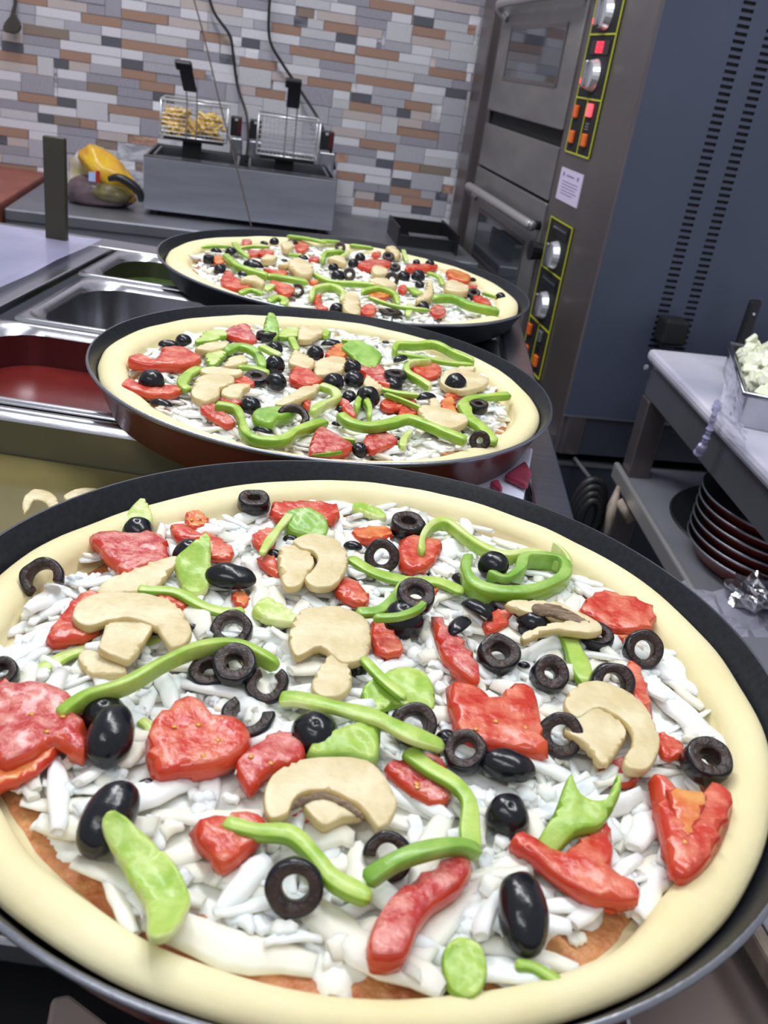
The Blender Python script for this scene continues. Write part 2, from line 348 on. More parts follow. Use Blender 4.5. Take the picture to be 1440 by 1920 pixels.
mbr = MB(); cs = sorted(rest)
for i, c in enumerate(cs):
    for p, a, b, d in rest[c]: mbr.box(p, (a, b, d), mi=i)
o = mbr.build('tiles', ['t' + c for c in cs], parent=wall); tag(o, 'remaining stone strip tiles of the wall', kind='stuff')

# ------------------------------------------------------------------ back counter with its fryer
ZC = -0.2
t = empty('steel_counter', RM(0.05, 2.66, -0.93)); tag(t, 'stainless steel counter along the stone wall, under the fryer', 'counter')
MB().rbox(-0.577, 0.63, 2.385, 2.965, ZC - 0.03, ZC).build('worktop', 'steel_d', t, bevel=0.004)
MB().rbox(-0.577, 0.63, 2.392, 2.41, ZC - 0.075, ZC - 0.031).build('apron', 'steel_f', t)
MB().rbox(-0.57, -0.53, 2.42, 2.46, -0.93, ZC - 0.031).build('leg', 'steel_d', t)
MB().rbox(0.57, 0.61, 2.42, 2.46, -0.93, ZC - 0.031).build('leg', 'steel_d', t)
MB().rbox(-0.57, 0.61, 2.90, 2.94, -0.93, ZC - 0.031).build('back_frame', 'blackm', t)
b = at_v(22, 402, 2.391); MB().box(b, (0.009, 0.003, 0.009)).build('rivet', 'knob', t)
o = MB().rbox(-1.2, -0.585, 2.36, 2.96, -0.93, ZC + 0.012).build('terracotta_cabinet', 'terra', bevel=0.004); tag(o, 'terracotta coloured cabinet top at the left end of the steel counter', 'cabinet')
p0, p1 = at_v(-20, 322, 2.93), at_v(32, 330, 2.93)
o = MB().tube([p0, p1], 0.012, 10).build('rolled_mat', 'wood', smooth=True); tag(o, 'dark brown roll lying against the wall on the terracotta cabinet', 'roll')

# double fryer
f = empty('double_fryer', RM(-0.01, 2.70, ZC)); tag(f, 'stainless steel double deep fryer with two raised wire baskets', 'fryer')
U0, U1, V0, V1, ZT = -0.262, 0.242, 2.522, 2.86, -0.055
MB().rbox(U0, U1, V0, V0 + 0.008, ZC + 0.014, ZT).build('front_panel', 'steel_f', f, bevel=0.002)
MB().rbox(U0, U0 + 0.006, V0 + 0.008, V1, ZC + 0.014, ZT).rbox(U1 - 0.006, U1, V0 + 0.008, V1, ZC + 0.014, ZT).rbox(U0, U1, V1, V1 + 0.006, ZC + 0.014, ZT).build('side_panels', 'steel', f)
MB().rbox(U0, U1, V0 - 0.001, V0 + 0.02, ZT, ZT + 0.003).build('rim_strip', 'steel', f)
MB().rbox(U0 + 0.006, U1 - 0.006, V0 + 0.01, V1, ZC + 0.05, ZC + 0.056).build('base_plate', 'steel_d', f)
for a, b in ((U0 + 0.02, -0.02), (0.005, U1 - 0.02)):
    MB().rbox(a, b, V0 + 0.03, V0 + 0.036, ZC + 0.06, ZT + 0.004).rbox(a, b, V1 - 0.09, V1 - 0.084, ZC + 0.06, ZT + 0.004).rbox(a, a + 0.006, V0 + 0.03, V1 - 0.085, ZC + 0.06, ZT + 0.004).rbox(b - 0.006, b, V0 + 0.03, V1 - 0.085, ZC + 0.06, ZT + 0.004).build('oil_tank', 'steel', f)
    MB().rbox(a + 0.006, b - 0.006, V0 + 0.036, V1 - 0.09, ZC + 0.085, ZC + 0.09).build('oil', 'darksauce', f)
for a in (U0 + 0.03, U1 - 0.03):
    for v in (V0 + 0.03, V1 - 0.03):
        MB().tube([RM(a, v, ZC), RM(a, v, ZC + 0.014)], 0.013, 12).build('foot', 'blackm', f)
def pxbox(mb, x0, y0, x1, y1, v, dep, mi=0):
    a, _, z1 = uvz(at_v(x0, y0, v)); b, _, z0 = uvz(at_v(x1, y1, v))
    return mb.rbox(a, b, v, v + dep, min(z0, z1), max(z0, z1), mi)
VC = V1 - 0.06
for (x0, y0, x1, y1, lit) in ((432, 216, 452, 300, 1), (468, 222, 488, 306, 0), (600, 243, 624, 330, 1)):
    h = (y1 - y0)
    MBb = MB(); pxbox(MBb, x0, y0 + 42, x1, y1, VC, 0.05); MBb.build('control_housing', 'steel', f, bevel=0.002)
    hb = MB(); pxbox(hb, x0 + 1, y0 + 2, x1, y0 + 41, VC - 0.004, 0.05); hb = hb.build('control_box', 'black', f, bevel=0.002)
    r_ = MB(); pxbox(r_, x1 - 5, y0 + 6, x1 - 1, y0 + 36, VC - 0.006, 0.002); r_.build('indicator_strip', 'tubbl', hb)
    q = MB(); pxbox(q, (x0 + x1) / 2 - 1, y0 + 6, (x0 + x1) / 2 + 4, y0 + 11, VC - 0.006, 0.002); q.build('lamp', 'led' if lit == 3 else 'knob', hb)
def basket(x0, x1, yt0, yb0, vv, lab, hx, full):
    a, _, zt = uvz(at_v(x0, yt0, vv)); b, _, zb = uvz(at_v(x0, yb0, vv)); _u1, _, _z = uvz(at_v(x1, yt0 + 0.13 * (x1 - x0), vv))
    b = _u1; D = 0.13
    t = empty('fry_basket', RM((a + b) / 2, vv + D / 2, zb)); tag(t, lab, 'basket', 'wire fry baskets on the double fryer')
    fr = MB()
    for z, g in ((zt, 0.0035), (zb, 0.003)):
        fr.tube([RM(a, vv, z), RM(b, vv, z), RM(b, vv + D, z), RM(a, vv + D, z)], g, 6, closed=True)
    for uu, v2 in ((a, vv), (b, vv), (a, vv + D), (b, vv + D)): fr.tube([RM(uu, v2, zb), RM(uu, v2, zt)], 0.0025, 6)
    fr.build('wire_frame', 'knob', t, smooth=True)
    fm = MB()
    for i in range(1, 15):
        uu = a + (b - a) * i / 15
        for v2 in (vv, vv + D): fm.tube([RM(uu, v2, zb), RM(uu, v2, zt)], 0.0005, 4, cap=False)
        fm.tube([RM(uu, vv, zb), RM(uu, vv + D, zb)], 0.0005, 4, cap=False)
    for i in range(1, 8):
        z = zb + (zt - zb) * i / 8
        for v2 in (vv, vv + D): fm.tube([RM(a, v2, z), RM(b, v2, z)], 0.0005, 4, cap=False)
        for uu in (a, b): fm.tube([RM(uu, vv, z), RM(uu, vv + D, z)], 0.0005, 4, cap=False)
    fm.build('wire_mesh', 'knob', t)
    uh = a + (b - a) * hx
    st = (zt + 0.034, zt + 0.075)
    hd = MB()
    lean = -0.018 if full else 0.0
    for dx in (-0.013, 0.013): hd.tube([RM(uh + dx, vv - 0.003, zb), RM(uh + dx, vv - 0.003, zt), RM(uh + dx + lean * 0.2, vv - 0.008, zt + 0.04)], 0.0018, 6)
    hd.build('handle_rods', 'steel_d', t)
    g = MB(); A = RM(uh + lean * 0.3, vv - 0.01, zt + 0.028); B = RM(uh + lean, vv - 0.035, zt + 0.082)
    n = (B - A).normalized(); s_ = UX; w_ = n.cross(s_)
    g.box((A + B) / 2, (0.034, (B - A).length, 0.014), (s_, n, w_))
    g.box(B + Vector((0, 0, 0.004)) - UX * 0.004, (0.042, 0.022, 0.018), (s_, n, w_))
    g.build('handle_grip', 'black', t, bevel=0.004)
    MB().rbox((a + b) / 2 - 0.03, (a + b) / 2 + 0.02, vv + 0.03, vv + 0.05, ZT - 0.03, zb).build('hanger_bracket', 'blackm', t)
    MB().rbox(a + 0.008, b - 0.008, vv + 0.004, vv + D - 0.01, zb - 0.009, zb - 0.003).build('bottom_grate', 'blackm', t)
    return a, b, zb, zt, vv, D
bk = basket(302, 428, 185, 252, 2.60, 'left wire fry basket holding yellow fries with tilted black handle', 0.46, True)
basket(486, 602, 214, 288, 2.60, 'right wire fry basket, empty, with upright black handle', 0.52, False)
fm = MB(); rr = random.Random(5)
for i in range(170):
    k = rr.random(); uu = bk[0] + 0.012 + (bk[1] - bk[0] - 0.03) * (k if rr.random() < 0.6 else (0.1 + 0.25 * k if rr.random() < .5 else 0.7 + 0.25 * k))
    hh = 0.05 if (0.05 < (uu - bk[0]) / (bk[1] - bk[0]) < 0.38 or (uu - bk[0]) / (bk[1] - bk[0]) > 0.62) else 0.03
    c = RM(uu, bk[4] + 0.02 + rr.random() * (bk[5] - 0.05), bk[2] + 0.008 + rr.random() * hh)
    d = Vector((rr.gauss(0, 1), rr.gauss(0, 1), rr.gauss(0, 0.6))).normalized(); e = d.orthogonal().normalized()
    fm.box(c, (0.034, 0.008, 0.008), (d, e, d.cross(e)))
o = fm.build('french_fries', 'fry'); tag(o, 'pile of yellow fries in the left fry basket', 'fries', kind='stuff')
# cables and string
def cable(pts, v, r, name, m, lab, cat, grp=None):
    P = catmull([at_v(x, y, vv) for (x, y), vv in zip(pts, v)], 8)
    o = MB().tube(P, r, 8).build(name, m, smooth=True); tag(o, lab, cat, grp)
cable([(385, -40), (400, 20), (430, 65), (437, 100), (445, 160), (462, 215), (465, 262), (461, 305)], [2.93] * 5 + [2.90, 2.84, 2.82], 0.0042, 'power_cable', 'cord', 'left black power cable hanging down to the middle of the fryer', 'cable', 'fryer cables')
cable([(512, -40), (505, 10), (506, 75), (530, 120), (560, 165), (598, 225), (612, 262), (622, 290), (628, 318)], [2.93] * 5 + [2.90, 2.84, 2.83, 2.83], 0.0042, 'power_cable', 'cord', 'right black power cable running diagonally to the far side of the fryer', 'cable', 'fryer cables')
cable([(352, -40), (375, 40), (395, 120), (415, 205), (440, 300), (458, 370), (472, 428)], [2.36] * 7, 0.0018, 'hanging_string', 'string', 'thin grey brown string hanging in front of the fryer', 'string')
# hanging spatula
t = MB(); P = [at_v(x, y, 2.93) for x, y in ((25, -30), (24, 8), (18, 30), (8, 42), (4, 52), (8, 60), (25, 64), (36, 60), (40, 50), (36, 40), (28, 25), (31, 5), (32, -30))]
P = P[::-1]; n = len(P); t.add([p for p in P] + [p + VX * 0.012 for p in P], [tuple(range(n)), tuple(range(n, 2 * n))[::-1]] + [(i, n + i, n + (i + 1) % n, (i + 1) % n) for i in range(n)])
o = t.build('wooden_spatula', 'wood', bevel=0.003); tag(o, 'dark wooden spatula hanging head down on the stone wall, top left', 'spatula')
# bag of fries
t = empty('fries_bag', at_z(195, 372, ZC)); tag(t, 'yellow and clear plastic bag of frozen fries slumped on the steel counter', 'bag')
def blob(cx, cy, v, rx, ry, rz, seed, amp=0.25, ns=14, nr=24, tilt=0.0):
    c = at_v(cx, cy, v); mb = MB(); vs = []; fs = []
    for i in range(ns + 1):
        th = PI * i / ns
        for k in range(nr):
            ph = 2 * PI * k / nr; d = Vector((math.sin(th) * math.cos(ph), math.sin(th) * math.sin(ph), math.cos(th)))
            q = 1 + amp * noise.noise(d * 1.6 + Vector((seed, 0, 0))) + amp * 0.3 * noise.noise(d * 5 + Vector((0, seed, 0)))
            x = d.x * rx * q; z = d.z * rz * q; x, z = x * math.cos(tilt) - z * math.sin(tilt), x * math.sin(tilt) + z * math.cos(tilt)
            p = c + UX * x + VX * d.y * ry * q + ZX * z; p.z = max(p.z, ZC + 0.001); vs.append(p)
    for i in range(ns):
        for k in range(nr): fs.append((i * nr + k, i * nr + (k + 1) % nr, (i + 1) * nr + (k + 1) % nr, (i + 1) * nr + k))
    mb.add(vs, fs); return mb
blob(170, 330, 2.66, 0.070, 0.05, 0.070, 3, 0.35).build('crumpled_top', 'bagw', t, smooth=True)
blob(205, 325, 2.60, 0.092, 0.05, 0.040, 6, 0.3, tilt=-0.72).build('yellow_panel', 'bagy', t, smooth=True)
blob(185, 362, 2.59, 0.090, 0.06, 0.042, 9, 0.2).build('brown_panel', 'bagb', t, smooth=True)
blob(205, 362, 2.555, 0.060, 0.03, 0.024, 12, 0.2).build('fries_window', 'bago', t, smooth=True)
P = catmull([at_v(x, y, 2.52) for x, y in ((203, 336), (222, 333), (245, 345), (262, 362), (264, 378))], 5)
MB().tube(P, [0.006 + 0.006 * math.sin(PI * i / (len(P) - 1)) for i in range(len(P))], 8).build('dark_seam', 'black', t, smooth=True)
mb = MB(); pxbox(mb, 166, 322, 179, 341, 2.525, 0.004); mb.build('blue_print', 'bluep', t)
mb = MB(); pxbox(mb, 180, 320, 187, 342, 2.523, 0.004); mb.build('red_print', 'redp', t)
# dark bin at the right end of the counter
t = empty('black_tray', at_z(785, 455, ZC)); tag(t, 'black metal box tray standing between the fryer and the oven', 'tray')
a, _, z1 = uvz(at_v(730, 405, 2.70)); b, _, z0 = uvz(at_v(832, 405, 2.70))
MB().rbox(a, b, 2.70, 2.706, ZC, z1).build('back_panel', 'black', t)
MB().rbox(a, a + 0.005, 2.50, 2.70, ZC, ZC + 0.05).rbox(b - 0.005, b, 2.45, 2.70, ZC, ZC + 0.055).rbox(a, b, 2.50, 2.505, ZC, ZC + 0.03).rbox(a, b, 2.5, 2.70, ZC, ZC + 0.004).build('box_body', 'black', t, bevel=0.001)
MB().rbox(a + 0.03, b - 0.02, 2.497, 2.52, ZC + 0.031, ZC + 0.036).build('front_lip', 'steel', t)

# ------------------------------------------------------------------ deck oven
UO = 0.665; VS = 1.638
t = empty('deck_oven', RM(1.2, 2.3, -0.93)); tag(t, 'tall stainless deck oven with dark blue side and red lit controls', 'oven')
MB().rbox(UO + 0.012, 1.75, VS + 0.004, 2.95, -0.34, 1.05).build('casing', 'blackm', t)
# side panel with real slots
sp = MB(); zlo, zhi = -0.34, 1.05; strips_u = [(0.803, 0.826), (0.858, 0.881)]
us = [UO + 0.002] + [x for s_ in strips_u for x in s_] + [1.75]
sz0, sp_p = -0.185, 0.0117; nslot = 78
for i in range(0, len(us) - 1):
    a, b = us[i], us[i + 1]
    if i % 2 == 0: sp.rbox(a, b, VS, VS + 0.0035, zlo, zhi)
    else:
        sp.rbox(a, b, VS, VS + 0.0035, zlo, sz0)
        for k in range(nslot): sp.rbox(a, b, VS, VS + 0.0035, sz0 + k * sp_p + 0.0058, sz0 + (k + 1) * sp_p)
        sp.rbox(a, b, VS, VS + 0.0035, sz0 + nslot * sp_p, zhi)
sp.build('side_panel', 'blue', t)
MB().rbox(UO + 0.006, 1.75, VS + 0.004, 2.95, -0.425, -0.3405).build('base_skirt', 'blue_d', t)
MB().rbox(UO - 0.03, 1.75, VS + 0.004, 2.5, -0.90, -0.452).build('stand_panel', 'blue_d', t)
MB().rbox(UO - 0.032, 1.75, VS, VS + 0.02, -0.4515, -0.445).build('stand_rail', 'steel_d', t)
MB().rbox(UO + 0.0, 1.75, VS - 0.001, VS + 0.004, -0.3435, -0.340).build('trim_strip', 'steel_d', t)
# right hand front pillar (rounded) and far pillar
pr = []
for i in range(9):
    a = PI / 2 * i / 8; pr.append((UO + 0.018 - 0.018 * math.sin(a) + 0.0, VS + 0.018 - 0.018 * math.cos(a)))
poly = [(UO + 0.05, VS + 0.001)] + pr + [(UO, 1.812), (UO + 0.05, 1.812)]
MB().prism([tuple(RM(u, v, 0)[:2]) for u, v in poly], -0.425, 1.05).build('corner_pillar', 'steel_b', t)
MB().rbox(UO, UO + 0.012, 1.812, 2.015, -0.425, 1.05).build('control_column', 'steel_b', t)
MB().rbox(UO, UO + 0.012, 2.715, 2.77, -0.425, 1.05).rbox(UO - 0.02, UO + 0.012, 2.77, 2.90, -0.93, 1.05).build('far_pillar', 'steel_b', t, bevel=0.004)
MB().rbox(UO + 0.004, UO + 0.012, 2.90, 2.965, -0.93, 1.05).build('wall_filler', 'blackm', t)
def ubox(mb, v0, v1, z0, z1, out, dep=0.004, mi=0):   # a box on the oven's front plane, standing `out` proud of it
    return mb.rbox(UO - out, UO - out + dep, v0, v1, z0, z1, mi)
def deck(dz, lit, lab=None):
    # lower closing panel above the door
    ubox(MB(), 2.018, 2.712, 0.020 + dz, 0.131 + dz, 0.004, 0.012).build('deck_panel', 'steel_o', t, bevel=0.002)
    d0 = ubox(MB(), 2.018, 2.712, -0.293 + dz, 0.014 + dz, 0.006, 0.014).build('oven_door', 'steel_o', t, bevel=0.003)
    zw0, zw1 = -0.213 + dz, -0.086 + dz
    ubox(MB(), 2.112, 2.592, zw0, zw1, 0.0072, 0.004).build('window', 'glass_o', d0)
    fw = MB(); g = 0.008
    for (v0, v1, z0, z1) in ((2.112, 2.592, zw1 - g, zw1), (2.112, 2.592, zw0, zw0 + g), (2.112, 2.12, zw0, zw1), (2.584, 2.592, zw0, zw1)): ubox(fw, v0, v1, z0, z1, 0.0085, 0.003)
    fw.build('window_frame', 'steel_b', d0)
    zh = -0.036 + dz
    P = catmull([RM(UO - 0.004, 2.66, zh - 0.030), RM(UO - 0.020, 2.672, zh - 0.018), RM(UO - 0.034, 2.655, zh - 0.004), RM(UO - 0.038, 2.60, zh), RM(UO - 0.038, 2.40, zh + 0.001), RM(UO - 0.038, 2.06, zh + 0.002), RM(UO - 0.030, 2.005, zh)], 7)
    MB().tube(P, 0.0115, 12).build('door_handle', 'handle', d0, smooth=True)
    MB().tube([RM(UO - 0.006, 2.025, zh), RM(UO - 0.036, 2.025, zh)], 0.010, 12).build('handle_mount', 'black', d0, smooth=True)
    # control panel
    z0, z1 = -0.330 + dz, -0.004 + dz
    cp = ubox(MB(), 1.818, 1.970, z0, z1, 0.003, 0.006).build('control_panel', 'blackm', t)
    ln = MB(); g = 0.0028
    for (a, b, c, d) in ((1.818, 1.970, z1 - g, z1), (1.818, 1.970, z0, z0 + g), (1.818, 1.818 + g, z0, z1), (1.970 - g, 1.970, z0, z1), (1.818, 1.970, z1 - 0.107, z1 - 0.107 + g), (1.818, 1.970, z1 - 0.222, z1 - 0.222 + g), (1.893, 1.893 + g, z0, z1 - 0.222)):
        ubox(ln, a, b, c, d, 0.0042, 0.002)
    ln.build('panel_lines', 'yellow', cp)
    for k, zz in enumerate((z1 - 0.070, z1 - 0.178)):
        kb = MB().tube([RM(UO - 0.003, 1.892, zz), RM(UO - 0.016, 1.892, zz)], [0.030, 0.026], 24).build('knob', 'knob', cp, smooth=False)
        MB().box(RM(UO - 0.021, 1.892, zz), (0.012, 0.011, 0.05)).build('knob_grip', 'steel', kb, bevel=0.003)
        pl = ubox(MB(), 1.838, 1.94, zz + 0.037, zz + 0.062, 0.005, 0.003).build('display', 'black', cp)
        if lit:
            ds = MB()
            for dv in (1.872, 1.893):     # two digits, each a figure eight of seven strokes
                for (a, b, c, d) in ((0, 0.014, 0.040, 0.0425), (0, 0.014, 0.0485, 0.051), (0, 0.014, 0.057, 0.0595), (0, 0.003, 0.040, 0.0595), (0.011, 0.014, 0.040, 0.0595)):
                    ubox(ds, dv + a, dv + b, zz + c, zz + d, 0.0062, 0.002)
            ds.build('digits', 'led', pl)
            MB().tube([RM(UO - 0.003, 1.955, zz - 0.012), RM(UO - 0.007, 1.955, zz - 0.012)], 0.0055, 10).build('indicator_lamp', 'led', cp)
        else:
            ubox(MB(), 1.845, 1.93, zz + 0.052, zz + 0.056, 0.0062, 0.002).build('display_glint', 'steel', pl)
    for (v, z, on) in ((1.945, z0 + 0.078, 0), (1.865, z0 + 0.085, 1), (1.940, z0 + 0.030, 0), (1.860, z0 + 0.030, 0)):
        m_ = 'red_on' if (on and lit) else ('steel_d' if on else 'orange')
        ubox(MB(), v - 0.011, v + 0.011, z - 0.011, z + 0.013, 0.010, 0.007).build('rocker_switch', m_, cp, bevel=0.002)
    for k in range(3): ubox(MB(), 1.855, 1.876, z0 + 0.05 + 0.005 * k, z0 + 0.0525 + 0.005 * k, 0.005, 0.002).build('caption_line', 'steel', cp)
deck(0.0, False); deck(0.458, True)
ubox(MB(), 2.018, 2.712, -0.425, -0.298, 0.004, 0.012).build('deck_panel', 'steel_o', t, bevel=0.002)
ubox(MB(), 2.018, 2.712, 0.4795, 1.05, 0.004, 0.012).build('deck_panel', 'steel_o', t, bevel=0.002) if False else None
MB().rbox(UO - 0.05, UO + 0.01, 1.75, 2.712, -0.455, -0.4255).build('base_rail', 'steel', t, bevel=0.003)
MB().tube([RM(UO, 1.985, -0.085), RM(UO - 0.03, 1.985, -0.085)], [0.016, 0.022], 12).build('door_stop', 'black', t)
# rating sticker with its few lines of print
s_ = ubox(MB(), 1.831, 1.973, 0.033, 0.097, 0.0015, 0.002).build('rating_label', 'paper', t)
ln = MB()
for (v0, v1, z0, z1) in ((1.852, 1.860, 0.082, 0.089), (1.945, 1.953, 0.082, 0.089), (1.88, 1.93, 0.084, 0.086), (1.85, 1.95, 0.072, 0.0728), (1.85, 1.95, 0.066, 0.0668), (1.86, 1.95, 0.060, 0.0608), (1.85, 1.95, 0.054, 0.0548), (1.87, 1.95, 0.048, 0.0488)):
    ubox(ln, v0, v1, z0, z1, 0.0022, 0.001)
ln.build('label_print', 'ink', s_)

# ------------------------------------------------------------------ right hand work table with its shelf
TZ = -0.16; AZ = math.radians(94.6); TD = Vector((math.cos(AZ), math.sin(AZ), 0))
Cn = at_z(1216, 652, TZ); E1 = TD; E2 = UX
N2 = E1.cross(ZX).normalized()
def TB(a, b, z): return Cn - E1 * a + E2 * b + ZX * (z - TZ)     # a: towards the camera, b: to the right
t = empty('work_table', TB(0.35, 0.4, -0.93)); tag(t, 'steel frame work table with white stone top at the right edge', 'table')
def tbox(a0, a1, b0, b1, z0, z1):
    m = MB(); m.prism([tuple(TB(a, b, 0)[:2]) for a, b in ((a0, b0), (a0, b1), (a1, b1), (a1, b0))], z0, z1); return m
tbox(0, 1.15, 0, 0.8, TZ - 0.022, TZ).build('white_top', 'white', t, bevel=0.008)
tbox(0.01, 1.14, 0.012, 0.03, TZ - 0.085, TZ - 0.0225).build('apron', 'steel_d', t, bevel=0.002)
tbox(0.01, 0.028, 0.031, 0.79, TZ - 0.085, TZ - 0.0225).build('back_apron', 'blackm', t)
for a, b in ((0.012, 0.008), (0.03, 0.74), (1.08, 0.008), (1.08, 0.74)):
    tbox(a, a + 0.045, b, b + 0.045, -0.93, TZ - 0.0855 if b < 0.1 else TZ - 0.0225).build('leg', 'steel_b', t, bevel=0.003)
tbox(0.0, 1.15, 0.0, 0.78, -0.42, -0.4005).build('shelf', 'steel_f', t, bevel=0.003)
tbox(0.0, 1.15, -0.006, 0.006, -0.425, -0.392).build('shelf_edge', 'handle', t, bevel=0.004)
MB().tube([TB(0.012, -0.001, TZ - 0.034), TB(0.012, 0.004, TZ - 0.034)], 0.005, 8).build('screw', 'knob', t)
# brown-sided stack of pans
PC = at_z(1480, 996, -0.33)
def pan_lathe(R, H, zr, c, red=True):
    rb = R - 0.0175
    outer = [(0.0, zr - H), (rb - 0.006, zr - H), (rb, zr - H + 0.004), (R - 0.006, zr - 0.008), (R - 0.0015, zr - 0.003)]
    rim = [(R - 0.0015, zr - 0.003), (R, zr - 0.001), (R - 0.0003, zr + 0.0003), (R - 0.002, zr + 0.0006)]
    inner = [(R - 0.002, zr + 0.0006), (R - 0.004, zr - 0.002), (R - 0.009, zr - 0.012), (rb - 0.002, zr - H + 0.008), (rb - 0.008, zr - H + 0.003), (0.0, zr - H + 0.003)]
    return outer, rim, inner
for i in range(6):
    zr = -0.3655 + 0.0165 * i
    t = empty('stacked_pan', (PC.x, PC.y, zr - 0.03)); 
    nm = ['bottom', 'second lowest', 'third lowest', 'third from top', 'second from top', 'topmost'][i]
    tag(t, 'brown enamelled pizza pan, ' + nm + ' of the stack on the table shelf', 'pan', 'stacked pans on the shelf')
    R = 0.150
    o_, r_, i_ = pan_lathe(R, 0.030, zr, PC)
    MB().lathe(o_, (PC.x, PC.y, 0), 64).build('outer_shell', 'pan_red', t, smooth=True)
    MB().lathe(r_, (PC.x, PC.y, 0), 64).build('rim', 'pan_rim', t, smooth=True)
    MB().lathe(i_, (PC.x, PC.y, 0), 64).build('nonstick_lining', 'blackm', t, smooth=True)
LC = at_z(1452, 1000, -0.40)
o = MB().lathe([(0, -0.404), (0.20, -0.404), (0.203, -0.400), (0.20, -0.397), (0.195, -0.3995), (0, -0.3997)], (LC.x + 0.02, LC.y, 0), 72).build('round_tray', 'black', smooth=False); tag(o, 'flat round black tray under the stack of brown pans', 'tray')
# foil on the shelf
fp = at_z(1400, 1140, -0.40)
def crumple(c, r, seed, sq=0.6):
    mb = MB(); vs = []; fs = []; ns, nr = 12, 18
    for i in range(ns + 1):
        th = PI * i / ns
        for k in range(nr):
            ph = 2 * PI * k / nr; d = Vector((math.sin(th) * math.cos(ph), math.sin(th) * math.sin(ph), math.cos(th)))
            q = r * (1 + 0.55 * noise.noise(d * 2.6 + Vector((seed, 0, 0))) + 0.3 * noise.noise(d * 8 + Vector((0, 0, seed))))
            vs.append(Vector(c) + Vector((d.x * q, d.y * q, d.z * q * sq)))
    for i in range(ns):
        for k in range(nr): fs.append((i * nr + k, i * nr + (k + 1) % nr, (i + 1) * nr + (k + 1) % nr, (i + 1) * nr + k))
    mb.add(vs, fs); return mb
o = crumple((fp.x, fp.y, -0.375), 0.035, 2).build('foil_ball', 'foil'); tag(o, 'crumpled ball of shiny foil on the shelf below the stacked pans', 'foil')
fp = at_z(1420, 1215, -0.40)
gm = MB(); N = 16; rr = random.Random(9)
vs = [fp + Vector(((i / N - 0.5) * 0.24, (j / N - 0.5) * 0.26, 0.006 + 0.02 * abs(noise.noise(Vector((i * .5, j * .5, 2)))))) for i in range(N + 1) for j in range(N + 1)]
gm.add(vs, [(i * (N + 1) + j, (i + 1) * (N + 1) + j, (i + 1) * (N + 1) + j + 1, i * (N + 1) + j + 1) for i in range(N) for j in range(N)])
o = gm.build('plastic_sheet', 'clear'); tag(o, 'crinkled clear plastic sheet on the shelf in front of the foil ball', 'plastic sheet')
# steel container with cheese and film
zc_ = TZ + 0.050
cA, cB = at_z(1401, 738, zc_), at_z(1371, 645, zc_)
e1 = (cB - cA); CL = e1.length; e1.normalize(); e2 = Vector((e1.y, -e1.x, 0)); CW = 0.20; CC = cA + e1 * (CL / 2) + e2 * (CW / 2)
def CB(a, b, z): q = cA + e1 * a + e2 * b; return Vector((q.x, q.y, z))
t = empty('cheese_container', (CC.x, CC.y, TZ)); tag(t, 'steel container heaped with pale cheese pieces on the white table top', 'container')
cm = MB()
for (x0, x1, y0, y1) in ((0, .003, 0, CW), (CL - .003, CL, 0, CW), (0, CL, 0, .003), (0, CL, CW - .003, CW), (0.003, CL - 0.003, 0.003, CW - 0.003)):
    fl_ = x1 - x0 > .01 and y1 - y0 > .01
    cm.prism([tuple(CB(a, b, 0)[:2]) for a, b in ((x0, y0), (x0, y1), (x1, y1), (x1, y0))][::-1], TZ + 0.001, TZ + 0.004 if fl_ else zc_)
cm.build('basin', 'steel', t)
rm = MB(); rm.tube([CB(-.004, -.004, zc_), CB(CL + .004, -.004, zc_), CB(CL + .004, CW + .004, zc_), CB(-.004, CW + .004, zc_)], 0.004, 8, closed=True); rm.build('rim', 'steel', t, smooth=True)
cb = MB(); rr = random.Random(4)
for i in range(420):
    a = rr.uniform(0.014, CL - 0.014); b = rr.uniform(0.014, CW - 0.014)
    h = TZ + 0.03 + rr.random() * 0.018 + 0.020 * min(1, 3 * a / CL) * rr.random()
    d = Vector((rr.gauss(0, 1), rr.gauss(0, 1), rr.gauss(0, 0.5))).normalized(); e = d.orthogonal().normalized(); q = rr.uniform(0.7, 1.3)
    cb.box(CB(a, b, h), (0.022 * q, 0.016 * q, 0.008), (d, e, d.cross(e)))
o = cb.build('cheese_pieces', 'crumb', bevel=0.002); tag(o, 'heap of pale cheese pieces in the steel container', 'cheese', kind='stuff')
def sheet(P, n=14, amp=0.004, seed=0):
    A, B, C_, D_ = P; vs = []
    for i in range(n + 1):
        for j in range(n + 1):
            s1, s2 = i / n, j / n
            p = A.lerp(B, s1).lerp(D_.lerp(C_, s1), s2)
            vs.append(p + Vector((noise.noise(Vector((i * .7, j * .7, seed))), noise.noise(Vector((i * .7, j * .7, seed + 5))), noise.noise(Vector((i * .7, j * .7, seed + 9))))) * amp)
    m = MB(); m.add(vs, [(i * (n + 1) + j, (i + 1) * (n + 1) + j, (i + 1) * (n + 1) + j + 1, i * (n + 1) + j + 1) for i in range(n) for j in range(n)]); return m
bagp = [CB(CL * 0.8, -0.006, zc_ + 0.004), CB(0.0, -0.006, zc_ + 0.002), at_z(1392, 812, TZ + 0.004), at_z(1348, 765, TZ + 0.004)]
t = empty('plastic_bag', bagp[2]); tag(t, 'clear plastic bag draped over the white table edge with twisted end hanging', 'bag')
sheet(bagp, 16, 0.005, 3).build('draped_part', 'clear', t, smooth=True)
ua = at_z(1345, 755, TZ + 0.004)
P = [ua] + [on_plane(x, y, N2, (TB(0, -0.012, 0)).dot(N2)) for x, y in ((1342, 765), (1336, 790), (1328, 812), (1318, 835), (1308, 850))]
P = catmull(P, 6); n = len(P)
